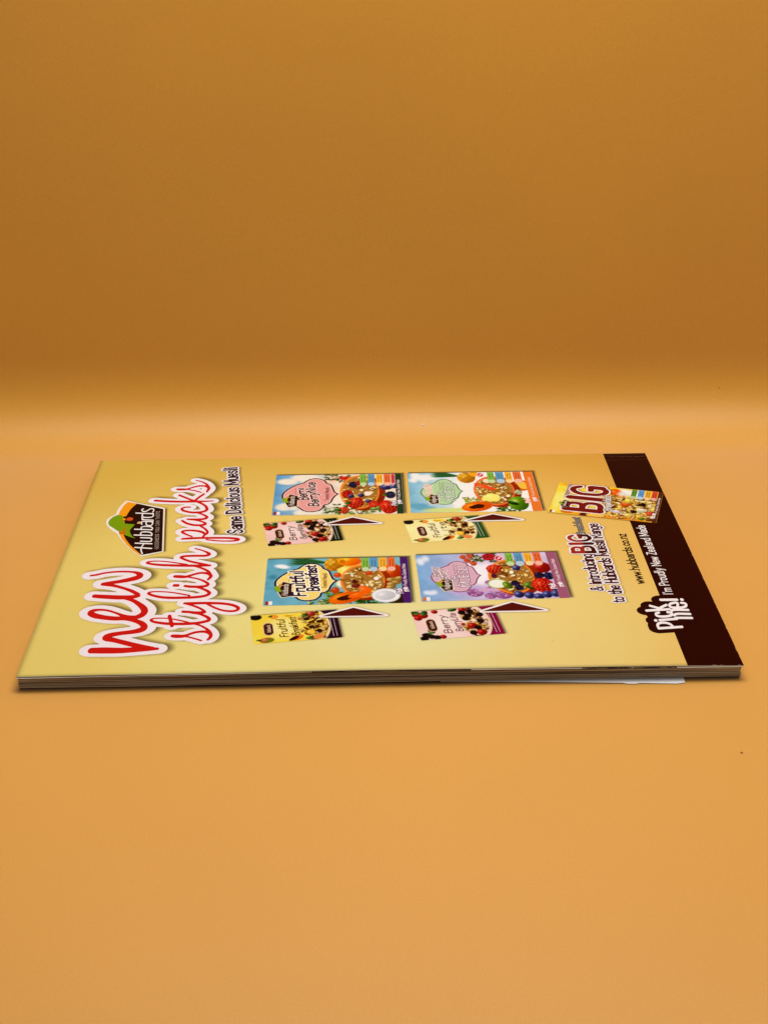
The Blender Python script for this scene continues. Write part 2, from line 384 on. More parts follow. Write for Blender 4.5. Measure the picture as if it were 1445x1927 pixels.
def grid_xy(xs, ys, zfun):
    X, Y = np.meshgrid(xs, ys, indexing='ij')
    Z = zfun(X, Y)
    V = np.stack([(X - CX) / 1000, (Y - CY) / 1000, Z / 1000], -1).reshape(-1, 3)
    n, m_ = len(xs), len(ys)
    idx = np.arange(n * m_).reshape(n, m_)
    F = np.stack([idx[:-1, :-1], idx[1:, :-1], idx[1:, 1:], idx[:-1, 1:]], -1).reshape(-1, 4)
    return V.tolist(), F.tolist()

GX = np.linspace(0, PAGE_X, 111)
GY = np.concatenate([np.linspace(0, 196, 80), np.linspace(197, 210, 27)])

def build_cover():
    V, F = grid_xy(GX, GY, lambda x, y: cover_z(x, y))
    # paper thickness: a skirt round the rim, 0.22 mm deep, white cut edge
    n, m_ = len(GX), len(GY)
    idx = np.arange(n * m_).reshape(n, m_)
    rim = list(idx[:, 0]) + list(idx[-1, 1:]) + list(idx[:-1, -1][::-1]) + list(idx[0, 1:-1][::-1])
    base = len(V)
    for i in rim:
        x, y, z = V[i]
        V.append((x, y, z - 0.00024))
    k = len(rim)
    nf = len(F)
    for i in range(k):
        j = (i + 1) % k
        F.append([rim[i], base + i, base + j, rim[j]])
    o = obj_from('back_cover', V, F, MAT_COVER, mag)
    o.data.materials.append(MAT_WHITE)
    for p in o.data.polygons:
        p.use_smooth = p.index < nf
        if p.index >= nf:
            p.material_index = 1
    return o

COVER = build_cover()
COVER['label'] = 'glossy yellow back cover with printed advertisement'

def sheet(V, F, z0fun, th, front, left, right, seed, back=209.0, nx=44, bowk=0.0):
    """one closed thin leaf, its fore edge uneven; the bow dies out towards the spine"""
    r = np.random.default_rng(seed)
    xs = np.linspace(left, PAGE_X - right, nx)
    ph = r.uniform(0, 6, 3)
    fr = front + 0.10 * np.sin(xs / 40 + ph[0]) + 0.05 * np.sin(xs / 13 + ph[1])
    rows = [0, 12, 30, 55, 85, 120, 155, back]
    m_ = len(rows)
    b = len(V)
    for x, y0 in zip(xs, fr):
        ring = []
        for y in rows:
            y = y if y else y0
            fade = max(0.0, min(1.0, 1 - y / 150.0)) ** 1.4
            ring.append((y, z0fun(x) + bowk * math.sin(math.pi * x / PAGE_X) * fade))
        V += [P3(x, y, z) for y, z in ring] + [P3(x, y, z + th) for y, z in reversed(ring)]
    k_ = 2 * m_
    for i in range(nx - 1):
        a, c = b + k_ * i, b + k_ * (i + 1)
        for k in range(k_):
            l = (k + 1) % k_
            F.append((a + k, a + l, c + l, c + k))
    F.append(tuple(b + k for k in range(k_ - 1, -1, -1)))
    e = b + k_ * (nx - 1)
    F.append(tuple(e + k for k in range(k_)))

def build_leaves():
    groups = [('page_block', 0.95, 3.02, 17), ('page_block', 3.36, 5.56, 19)]
    for gi, (name, za, zb, n) in enumerate(groups):
        V, F = [], []
        step = (zb - za) / n
        for i in range(n):
            t = (za + i * step) / TOP
            sd = 100 * gi + i
            r = np.random.default_rng(sd)
            fr = 0.55 + r.uniform(-0.28, 0.28) + (0.35 if r.random() < 0.15 else 0)
            dz = r.uniform(0, 0.015)
            k = 0.62 * t ** 1.5 + (0.0 if gi else -0.10 * i / 17)      # the lower half sags away from the upper one
            sheet(V, F, lambda x: za + i * step + dz, step * 0.76, fr, 0.5 + r.uniform(0, .5), 0.6 + r.uniform(0, .6), sd, bowk=k)
        o = obj_from(name, V, F, MAT_EDGE, mag)
        o['kind'] = 'stuff'
        o['label'] = ('upper' if gi else 'lower') + ' half of the brownish cut page edges'
    # leaf right under the cover, peeping out
    V, F = [], []
    sheet(V, F, lambda x: 5.61, 0.12, -0.25, 0.4, 0.6, 5, back=198.0, bowk=0.60)
    o = obj_from('inner_page', V, F, MAT_INNER, mag)
    o['label'] = 'inner page with print bleeding off its edge just below the cover'
    # front cover, underneath, set back and lying on the backdrop
    V, F = [], []
    sheet(V, F, lambda x: 0.20, 0.24, 1.2, 0.6, 0.8, 8, bowk=0.08)
    o = obj_from('front_cover', V, F, MAT_FRONT, mag)
    o['label'] = 'front cover lying underneath on the backdrop'
    # spine at the far side
    V = [P3(x, y, z) for x in (0.2, PAGE_X - 0.2) for (y, z) in ((209.05, 0.25), (209.75, 0.25), (209.95, 5.6), (209.05, 5.6))]
    F = [(0, 1, 2, 3), (7, 6, 5, 4), (0, 4, 5, 1), (1, 5, 6, 2), (2, 6, 7, 3), (3, 7, 4, 0)]
    obj_from('spine', V, F, MAT_WHITE, mag)

build_leaves()

def build_loose_leaf():
    """white leaf slipping out of the lower right of the block, bent down to the table"""
    n = 60
    V, F = [], []
    for i in range(n):
        t = i / (n - 1)
        x = 160 + t * (252.6 - 160)
        out = 0.75 - 3.7 * t ** 1.25            # how far its edge comes out of the block
        drop = 0.78 - 0.45 * t
        if x > 249.5:
            out += (x - 249.5) * 0.22
        if 230 < x < 234:
            out -= 0.45
            drop -= 0.06
        zi = 0.80
        mid = max(out + 0.3, 0.6)
        V += [P3(x, 4.0, zi), P3(x, mid, zi - 0.02), P3(x, out, drop),
              P3(x, out, drop - 0.13), P3(x, mid, zi - 0.15), P3(x, 4.0, zi - 0.13)]
    for i in range(n - 1):
        a, b = 6 * i, 6 * (i + 1)
        for k in range(6):
            l = (k + 1) % 6
            F.append((a + k, a + l, b + l, b + k))
    F.append(tuple(range(5, -1, -1)))
    F.append(tuple(6 * (n - 1) + k for k in range(6)))
    o = obj_from('protruding_leaf', V, F, MAT_WHITE, mag)
    o['label'] = 'white page edge sticking out below the block at the right'

build_loose_leaf()

# ------------------------------------------------------------------ print: fields to flat ink shapes
def smooth_curve(pts, per=5):
    """Catmull-Rom through pts (any tuple length)"""
    p = np.array(pts, float)
    if len(p) < 3:
        return p
    q = np.vstack([2 * p[0] - p[1], p, 2 * p[-1] - p[-2]])
    out = []
    for i in range(1, len(q) - 2):
        for t in np.arange(per) / per:
            a, b, c, d = q[i - 1], q[i], q[i + 1], q[i + 2]
            out.append(0.5 * ((2 * b) + (c - a) * t + (2 * a - 5 * b + 4 * c - d) * t * t + (3 * b - a - 3 * c + d) * t ** 3))
    out.append(p[-1])
    return np.array(out)

class Field:
    """signed distance (mm) of strokes and polygons on a page grid"""
    def __init__(self, x0, x1, y0, y1, h):
        self.h = h
        self.xs = np.arange(x0, x1 + h, h)
        self.ys = np.arange(y0, y1 + h, h)
        self.F = np.full((len(self.xs), len(self.ys)), 99.0)

    def win(self, xa, xb, ya, yb):
        i0, i1 = np.searchsorted(self.xs, [xa, xb])
        j0, j1 = np.searchsorted(self.ys, [ya, yb])
        return slice(max(0, i0 - 1), i1 + 1), slice(max(0, j0 - 1), j1 + 1)

    def stroke(self, pts, ax=1.0, ay=1.0, reach=1.0):
        """pts: (x, y, r); pen is an ellipse of half axes r*ax, r*ay"""
        pts = np.asarray(pts, float)
        for a, b in zip(pts[:-1], pts[1:]):
            rm = max(a[2], b[2])
            mx, my = rm * ax + reach, rm * ay + reach
            si, sj = self.win(min(a[0], b[0]) - mx, max(a[0], b[0]) + mx, min(a[1], b[1]) - my, max(a[1], b[1]) + my)
            X = self.xs[si][:, None] / ax
            Y = self.ys[sj][None, :] / ay
            ax_, ay_, bx, by = a[0] / ax, a[1] / ay, b[0] / ax, b[1] / ay
            dx, dy = bx - ax_, by - ay_
            L = dx * dx + dy * dy + 1e-12
            t = np.clip(((X - ax_) * dx + (Y - ay_) * dy) / L, 0, 1)
            d = np.hypot(X - ax_ - t * dx, Y - ay_ - t * dy) - (a[2] + (b[2] - a[2]) * t)
            d = d * min(ax, ay)
            self.F[si, sj] = np.minimum(self.F[si, sj], d)

    def poly(self, pts, round_=0.0):
        p = np.asarray(pts, float)
        X, Y = self.xs[:, None], self.ys[None, :]
        inside = np.zeros(self.F.shape, bool)
        dist = np.full(self.F.shape, 99.0)
        for a, b in zip(p, np.roll(p, -1, 0)):
            dx, dy = b - a
            L = dx * dx + dy * dy + 1e-12
            t = np.clip(((X - a[0]) * dx + (Y - a[1]) * dy) / L, 0, 1)
            dist = np.minimum(dist, np.hypot(X - a[0] - t * dx, Y - a[1] - t * dy))
            if abs(dy) > 1e-12:
                c = ((a[1] > Y) != (b[1] > Y)) & (X < a[0] + dx * (Y - a[1]) / dy)
                inside ^= c
        self.F = np.minimum(self.F, np.where(inside, -dist, dist) - round_)

    def mesh(self, iso=0.0, run=8):
        """filled marching squares: list of (x, y) and faces"""
        G = self.F - iso
        G = np.where(np.abs(G) < 1e-5, 1e-5, G)
        I = G < 0
        V, Fc, key = [], [], {}
        xs, ys = self.xs, self.ys
        def corner(i, j):
            k = (i, j)
            if k not in key:
                key[k] = len(V); V.append((xs[i], ys[j]))
            return key[k]
        def cut(i, j, i2, j2):
            if (i2, j2) < (i, j):
                i, j, i2, j2 = i2, j2, i, j
            k = (i, j, i2, j2)
            if k not in key:
                t = G[i, j] / (G[i, j] - G[i2, j2])
                key[k] = len(V)
                V.append((xs[i] + t * (xs[i2] - xs[i]), ys[j] + t * (ys[j2] - ys[j])))
            return key[k]
        cnt = I[:-1, :-1].astype(int) + I[1:, :-1] + I[1:, 1:] + I[:-1, 1:]
        full = cnt == 4
        for j in range(full.shape[1]):
            col_ = full[:, j]
            i = 0
            idxs = np.nonzero(col_)[0]
            if len(idxs) == 0:
                continue
            start = prev = idxs[0]
            for i in list(idxs[1:]) + [-9]:
                if i != prev + 1 or i - start >= run:
                    Fc.append((corner(start, j), corner(prev + 1, j), corner(prev + 1, j + 1), corner(start, j + 1)))
                    start = i
                prev = i
        for i, j in zip(*np.nonzero((cnt > 0) & (cnt < 4))):
            cs = [(i, j), (i + 1, j), (i + 1, j + 1), (i, j + 1)]
            poly = []
            for k in range(4):
                a, b = cs[k], cs[(k + 1) % 4]
                if I[a]:
                    poly.append(corner(*a))
                if I[a] != I[b]:
                    poly.append(cut(*a, *b))
            if len(poly) >= 3:
                Fc.append(tuple(poly))
        return V, Fc

LAYER = 0.010          # mm of ink film per layer, so that no two films coincide

def drape(V2, layer):
    a = np.asarray(V2, float)
    z = cover_z(a[:, 0], a[:, 1]) + 0.02 + layer * LAYER
    return np.stack([(a[:, 0] - CX) / 1000, (a[:, 1] - CY) / 1000, z / 1000], -1).tolist()

def ink(name, field, color, layer, parent, iso=0.0, run=8):
    V, F = field.mesh(iso, run)
    if not F:
        return None
    c = color(np.array(V)) if callable(color) else np.tile(lin(color), (len(V), 1))
    return obj_from(name, drape(V, layer), F, MAT_INK, parent, cols=c)

def soft_shadow(name, field, shift, soft, strength, layer, parent, color=(60, 46, 8), grow=0.0):
    """printed drop shadow round a shape: ink that fades out"""
    F = field.F - grow
    al = np.clip(0.5 - F / soft, 0, 1)
    al = strength * al * al * (3 - 2 * al)
    A = al > 0.004
    cell = A[:-1, :-1] | A[1:, :-1] | A[1:, 1:] | A[:-1, 1:]
    n, m_ = F.shape
    used = np.zeros((n, m_), bool)
    ii, jj = np.nonzero(cell)
    for a, b in ((0, 0), (1, 0), (1, 1), (0, 1)):
        used[ii + a, jj + b] = True
    idx = -np.ones((n, m_), int)
    idx[used] = np.arange(used.sum())
    pi, pj = np.nonzero(used)
    V2 = np.stack([field.xs[pi] + shift[0], field.ys[pj] + shift[1]], -1)
    V2[:, 0] = np.clip(V2[:, 0], 0.05, PAGE_X - 0.05)
    Fc = np.stack([idx[ii, jj], idx[ii + 1, jj], idx[ii + 1, jj + 1], idx[ii, jj + 1]], -1).tolist()
    c = np.tile(lin(color), (len(V2), 1))
    return obj_from(name, drape(V2, layer), Fc, MAT_SOFT, parent, cols=c, alpha=al[used])

# ------------------------------------------------------------------ a small stroke alphabet
# baseline 0, x-height 5, ascender and capital 8; 'c' strokes are curves
GL = {
'a': (4, 'c.6,4.2 1.9,5 3.2,4.5 3.5,3.2;3.5,3.4 3.5,0;c3.5,2.9 1.9,2.8 .6,2.1 .5,.9 1.4,0 2.7,.4 3.5,1.4'),
'b': (4, '.5,8 .5,0;c.5,3.8 1.4,4.9 2.8,4.8 3.6,3.6 3.6,1.4 2.8,.2 1.4,.1 .5,1.2'),
'c': (3.6, 'c3.3,3.8 2.6,4.9 1.3,4.8 .5,3.6 .5,1.4 1.3,.2 2.6,.1 3.3,1.2'),
'd': (4, '3.5,8 3.5,0;c3.5,3.8 2.6,4.9 1.2,4.8 .4,3.6 .4,1.4 1.2,.2 2.6,.1 3.5,1.2'),
'e': (3.9, '.5,2.6 3.5,2.6;c3.5,2.6 3.3,4.1 2.4,5 1.3,4.8 .5,3.6 .5,1.4 1.4,.1 2.6,.1 3.4,1'),
'f': (2.8, 'c2.9,7.7 2.1,8 1.5,7.4 1.4,6.2;1.4,6.4 1.4,0;.3,5 2.6,5'),
'g': (4, 'c3.5,3.8 2.6,4.9 1.2,4.8 .4,3.6 .4,1.6 1.2,.4 2.6,.3 3.5,1.4;c3.5,5 3.5,-.6 2.9,-2.1 1.6,-2.5 .5,-1.9'),
'h': (4, '.5,8 .5,0;c.5,3.5 1.6,4.9 2.9,4.8 3.5,3.6;3.5,3.8 3.5,0'),
'i': (1.6, '.8,5 .8,0;.8,6.8 .8,7.2'),
'k': (3.8, '.5,8 .5,0;3.4,5 .7,2.3;1.5,3 3.5,0'),
'l': (1.6, '.8,8 .8,0'),
'm': (6.2, '.5,5 .5,0;c.5,3.6 1.4,4.9 2.5,4.8 3,3.6;3,3.8 3,0;c3,3.6 4,4.9 5,4.8 5.6,3.6;5.6,3.8 5.6,0'),
'n': (4, '.5,5 .5,0;c.5,3.5 1.6,4.9 2.9,4.8 3.5,3.6;3.5,3.8 3.5,0'),
'o': (4, 'c2,5 .8,4.4 .4,2.5 .8,.6 2,0 3.2,.6 3.6,2.5 3.2,4.4 2,5'),
'p': (4, '.5,5 .5,-2.5;c.5,3.8 1.4,4.9 2.8,4.8 3.6,3.6 3.6,1.4 2.8,.2 1.4,.1 .5,1.2'),
'r': (2.8, '.5,5 .5,0;c.5,3.2 1.2,4.7 2.6,4.8'),
's': (3.5, 'c3.1,4.1 2.3,5 1,4.8 .5,3.8 1.2,2.8 2.6,2.3 3.2,1.3 2.5,.1 1.1,0 .3,.9'),
't': (2.7, 'c1.2,7 1.2,1.2 1.7,.1 2.6,.3;.2,5 2.5,5'),
'u': (4, 'c.5,5 .5,1.4 1.2,.1 2.5,.1 3.5,1.4;3.5,5 3.5,0'),
'w': (5.4, '.2,5 1.5,0;1.5,0 2.7,4.6;2.7,4.6 3.9,0;3.9,0 5.2,5'),
'y': (3.8, '.3,5 2,0.2;c3.5,5 2,.2 1.4,-1.8 .3,-2.4'),
'z': (3.5, '.4,5 3.2,5;3.2,5 .3,0;.3,0 3.3,0'),
'v': (3.6, '.2,5 1.8,0;1.8,0 3.4,5'),
'S': (4.4, 'c4,6.6 3,8 1.3,7.8 .5,6.2 1.3,4.7 3.2,3.6 4,2 3.1,.2 1.3,0 .3,1.4'),
'D': (4.7, '.5,8 .5,0;c.5,8 2.6,7.9 4,6.4 4.2,4 4,1.6 2.6,.1 .5,0'),
'M': (6.2, '.5,8 .5,0;.5,8 3.1,1.2;3.1,1.2 5.7,8;5.7,8 5.7,0'),
'H': (5, '.5,8 .5,0;4.5,8 4.5,0;.5,4.2 4.5,4.2'),
'R': (4.8, '.5,8 .5,0;c.5,8 2.8,8 4,7 4,5.2 2.8,4.1 .5,4;2.4,4 4.4,0'),
'B': (4.8, '.5,8 .5,0;c.5,8 2.6,8 3.7,7.2 3.7,5.2 2.6,4.4 .5,4.3;c.5,4.3 2.9,4.2 4.2,3.2 4.2,1.1 2.9,.1 .5,0'),
'I': (1.8, '.9,8 .9,0'),
'G': (4.8, 'c4.2,6.6 3.2,7.9 1.7,7.7 .5,6 .4,4 .6,1.9 1.7,.2 3.2,.1 4.3,1.4;4.3,1.2 4.3,3.7;4.4,3.7 2.6,3.7'),
'P': (4.5, '.5,8 .5,0;c.5,8 2.8,8 4,7.1 4,5 2.8,4 .5,3.9'),
'N': (5, '.5,8 .5,0;.5,8 4.5,0;4.5,8 4.5,0'),
'Z': (4.4, '.5,8 4,8;4,8 .4,0;.4,0 4.1,0'),
'O': (5, 'c2.5,8 .9,7 .4,4 .9,1 2.5,0 4.1,1 4.6,4 4.1,7 2.5,8'),
'E': (4.2, '.5,8 .5,0;.5,8 3.8,8;.5,4.2 3.3,4.2;.5,0 3.9,0'),
'Y': (4.4, '.2,8 2.2,4;4.2,8 2.2,4;2.2,4 2.2,0'),
'U': (4.8, 'c.5,8 .5,2 1.4,.2 3.4,.2 4.3,2 4.3,8'),
'C': (4.6, 'c4.2,6.5 3.2,7.9 1.7,7.7 .5,6 .4,4 .6,1.9 1.7,.2 3.2,.1 4.3,1.6'),
'A': (4.8, '.2,0 2.4,8;2.4,8 4.6,0;1,2.8 3.8,2.8'),
'T': (4.4, '.2,8 4.2,8;2.2,8 2.2,0'),
'F': (4, '.5,8 .5,0;.5,8 3.8,8;.5,4.2 3.2,4.2'),
'L': (3.8, '.5,8 .5,0;.5,0 3.6,0'),
'&': (5.4, 'c5,3.6 3.8,1 2.2,0 .8,.4 .4,2 1.4,3.6 3.2,5.2 3.6,6.8 2.7,8 1.6,7.6 1.4,6.2 2.2,4.4 5.2,0'),
'.': (1.6, '.8,.2 .8,.4'),
"'": (1.4, '.7,8 .7,6.6'),
' ': (2.4, ''),
}

def glyph_strokes(ch):
    adv, s = GL[ch]
    out = []
    for st in filter(None, s.split(';')):
        curve = st[0] == 'c'
        pts = [tuple(float(v) for v in p.split(',')) for p in st.lstrip('c').split()]
        out.append((curve, pts))
    return adv, out

def text_strokes(s, origin, run_dir, up_dir, cap, length=None, weight=0.9, serif=False, slant=0.0, track=0.6, wave=0.0):
    """strokes in the plane, (x, y, r); run_dir/up_dir unit vectors, cap = capital height"""
    k = cap / 8.0
    tot = sum(GL[c][0] + track for c in s) - track
    kx = (length / tot) if length else k
    o, rd, ud = (np.array(v, float) for v in (origin, run_dir, up_dir))
    res, x0 = [], 0.0
    lr = np.random.default_rng(len(s))
    for ch in s:
        adv, sts = glyph_strokes(ch)
        jig = lr.uniform(-wave, wave)
        for curve, pts in sts:
            stem = not curve and abs(pts[0][0] - pts[-1][0]) < 0.05
            w = weight * (1.0 if stem or not serif else 0.72) / 2
            pp = smooth_curve(pts, 5) if curve else np.array(pts, float)
            q = [tuple(o + rd * ((x0 + px) * kx + slant * py * k) + ud * ((py + jig) * k)) + (w * k,) for px, py in pp]
            res.append(q)
            if serif and stem and abs(pts[0][1] - pts[-1][1]) > 2:
                for (px, py) in (pts[0], pts[-1]):
                    e = 0.62
                    a = tuple(o + rd * ((x0 + px - e) * kx) + ud * (py * k)) + (w * k * 0.42,)
                    b = tuple(o + rd * ((x0 + px + e) * kx) + ud * (py * k)) + (w * k * 0.42,)
                    res.append([a, b])
        x0 += adv + track
    return res

def field_of(strokes, h, reach=1.0, ax=1.0, ay=1.0, grow=0.0, pad=None):
    a = np.vstack([np.asarray(s, float) for s in strokes])
    m_ = (pad if pad is not None else reach) + a[:, 2].max() * max(ax, ay) + grow + 2 * h
    f = Field(a[:, 0].min() - m_, a[:, 0].max() + m_, a[:, 1].min() - m_, a[:, 1].max() + m_, h)
    for s in strokes:
        s = np.asarray(s, float)
        if grow:
            s = s.copy(); s[:, 2] += grow
        f.stroke(s, ax, ay, reach)
    return f

READ, UP = (0, 1), (-1, 0)      # reading direction and the letters' up on the page

def lettering(name, s, origin, cap, length, color, layer, parent, weight=0.9, outline=None, outline_col=(232, 224, 224),
              serif=False, slant=0.0, run=READ, up=UP, h=None, shadow=None, track=0.6, wave=0.0):
    st = text_strokes(s, origin, run, up, cap, length, weight, serif, slant, track, wave)
    h = h or max(0.07, min(0.22, cap * weight / 8 / 2.6))
    root = part(name, parent) if outline else parent
    if outline:
        fo = field_of(st, max(h, 0.2), outline + 0.6, grow=outline)
        if shadow:
            fs = field_of(st, 0.6, outline + 3.0, grow=outline)
            soft_shadow('drop_shadow', fs, shadow[:2], shadow[2], shadow[3], layer, root)
        ink('white_outline', fo, outline_col, layer + 1, root)
        return ink('letters', field_of(st, h, 0.5), color, layer + 2, root)
    return ink(name, field_of(st, h, 0.5), color, layer + 1, root)

# ------------------------------------------------------------------ brown band along the foot of the page
BAND_X = 253.6
def build_band():
    xs = np.concatenate([[BAND_X], GX[GX > BAND_X + 0.5]])
    V, F = grid_xy(xs, GY, lambda x, y: cover_z(x, y) + 0.012)
    c = np.tile(lin((38, 1, 0)), (len(V), 1))
    # worn ink: rubbed scratches near the spine score, with a shape of their own
    o = obj_from('brown_band', V, F, MAT_INK, mag, cols=c, smooth=True)
    o['label'] = 'dark brown band printed across the foot of the page'
    V, F = [], []
    for k in range(16):
        y = 205.2 + rng.normal(0, 0.25)
        x = rng.uniform(254, 272); L = rng.uniform(0.8, 3.2)
        b = len(V)
        V += [(x, y), (x + L, y + rng.normal(0, .12)), (x + L, y + .22), (x, y + .16)]
        F.append((b, b + 1, b + 2, b + 3))
    obj_from('worn_crease', drape(V, 0.4), F, MAT_INK, o, cols=np.tile(lin((112, 70, 40)), (len(V), 1)))

build_band()

# ------------------------------------------------------------------ the red brush title
def build_title():
    PX, PY = 1.35, 2.2
    root = part('title_lettering', mag)
    root['label'] = 'red brush lettering new stylish packs with thick white outline'
    new = [smooth_curve(s, 5) for s in TITLE_NEW]
    sty = [smooth_curve(s, 5) * (1, 1, 1.14) for s in TITLE_STYLISH]
    pac = [smooth_curve(s, 5) * (1, 1, 1.14) for s in TITLE_PACKS]
    everything = new + sty + pac
    a = np.vstack(everything)
    box = (a[:, 0].min() - 8, a[:, 0].max() + 8, max(0.5, a[:, 1].min() - 8), a[:, 1].max() + 8)
    white = Field(*box, 0.32)
    soft = Field(*box, 0.8)
    for group, o in ((new, 3.2), (sty, 2.5), (pac, 2.4)):
        for s in group:
            q = s.copy(); q[:, 2] = q[:, 2] * 1.55 + o
            white.stroke(q, 1, 1, 0.8)
            soft.stroke(q, 1, 1, 5.0)
    soft_shadow('drop_shadow', soft, (1.6, 0.6), 5.0, 0.72, 1, root, (92, 74, 12))
    ink('white_outline', white, (233, 224, 226), 2, root)
    for group in (new, sty, pac):
        for_word = Field(*(lambda b: (b[:, 0].min() - 4, b[:, 0].max() + 4, b[:, 1].min() - 5, b[:, 1].max() + 5))(np.vstack(group)), 0.22)
        for s in group:
            for_word.stroke(s, PX, PY, 0.6)
        ink('red_word', for_word, (196, 20, 14), 3, root)

build_title()

# ------------------------------------------------------------------ the maker's shield
def poly_field(pts, h=0.2, pad=1.5, round_=0.0):
    a = np.asarray(pts, float)
    f = Field(a[:, 0].min() - pad, a[:, 0].max() + pad, a[:, 1].min() - pad, a[:, 1].max() + pad, h)
    f.poly(a, round_)
    return f

def build_logo():
    root = part('logo', mag)
    root['label'] = 'brown shield logo with green hat figure and white name lettering'
    w = poly_field(LOGO['white'], 0.3, 5)
    soft_shadow('drop_shadow', w, (0.8, 0.2), 3.0, 0.35, 1, root)
    ink('shield_shadow', poly_field(LOGO['shadow']), (120, 100, 24), 2, root)
    ink('white_outline', w, (234, 224, 208), 3, root, 0.1)
    ink('orange_field', poly_field(LOGO['orange']), (236, 150, 22), 4, root)
    ink('brown_field', poly_field(LOGO['brown']), (34, 6, 4), 5, root)
    ink('green_hat', poly_field(LOGO['green']), (116, 150, 10), 6, root)
    ink('hat_band', poly_field(LOGO['band']), (196, 96, 16), 7, root)
    ink('face', poly_field(LOGO['face'], 0.15), (206, 78, 26), 7, root)
    for hpoly in LOGO['hair']:
        ink('hair', poly_field(hpoly, 0.15), (34, 10, 4), 8, root)
    ink('hand', poly_field(LOGO['hand'], 0.15), (226, 176, 120), 7, root)
    st = [[(x, y, 1.0) for x, y in smooth_curve(s, 6)] for s in LOGO['name']]
    ink('name_lettering', field_of(st, 0.12, 0.6, 0.28, 0.56), (234, 228, 222), 9, root)
    d = np.array((36.9 - 41.0, 147.8 - 107.5)); L = np.hypot(*d); d = d / L
    lettering('tagline', 'GOODNESS YOU CAN TASTE', (41.0, 107.6), 1.55, L, (196, 176, 160), 8, root, weight=1.0,
              run=tuple(d), up=(-d[1], d[0]), track=1.3)

build_logo()

# ------------------------------------------------------------------ the text lines
def build_lines():
    d = np.array((69.4 - 77.3, 198.8 - 122.6)); L = np.hypot(*d); d /= L
    lettering('slogan_lettering', 'Same Delicious Muesli', (77.0, 122.6), 6.3, L, (44, 12, 10), 3, mag, weight=2.0,
              outline=0.68, serif=True, run=tuple(d), up=(-d[1], d[0]), shadow=(0.7, -0.3, 1.6, 0.5))
    lettering('introducing_lettering', '& introducing', (231.0, 61.6), 4.9, 34.4, (64, 10, 8), 3, mag, weight=2.0,
              outline=0.65, serif=True, shadow=(0.5, 0, 1.4, 0.25))
    lettering('range_lettering', 'to the Hubbards Muesli Range', (238.2, 51.2), 4.9, 76, (64, 10, 8), 3, mag, weight=2.0,
              outline=0.65, serif=True, shadow=(0.5, 0, 1.4, 0.25))
    lettering('web_address', 'www.hubbards.co.nz', (249.3, 67.4), 3.9, 48.6, (40, 6, 2), 2, mag, weight=1.5)
    lettering('made_in_lettering', "I'm Proudly New Zealand Made", (259.3, 57.4), 3.9, 67.2, (236, 226, 220), 3, mag, weight=1.15)
    # the word BIG, dark red slab letters, and grey handwriting after it
    big = part('big_breakfast_lettering', mag)
    big['label'] = 'dark red BIG with grey handwritten Breakfast'
    lettering('big_word', 'BIG', (232.6, 97.2), 9.0, 18.5, lambda v: np.where((v[:, :1] < 229.0), np.array(lin((150, 40, 18))), np.array(lin((58, 8, 6)))),
              6, big, weight=2.3, outline=0.75, serif=True, shadow=(0.5, 0.2, 1.4, 0.4))
    lettering('handwritten_word', 'Breakfast', (231.2, 115.4), 3.6, 18.5, (150, 142, 132), 9, big, weight=0.9, outline=0.28,
              outline_col=(70, 60, 50), slant=0.25)
    pk = part('pick_me_lettering', mag)
    pk['label'] = 'white Pick me! lettering on a brown cloud'
    st = [smooth_curve(s, 5) for s in PICK]
    blob = field_of([np.c_[s[:, :2], np.full(len(s), 1.2)] for s in st], 0.3, 3.5, grow=2.7)
    ink('brown_cloud', blob, (38, 1, 0), 5, pk)
    ink('letters', field_of(st, 0.13, 0.5, 0.50, 0.95), (236, 228, 224), 6, pk)

build_lines()

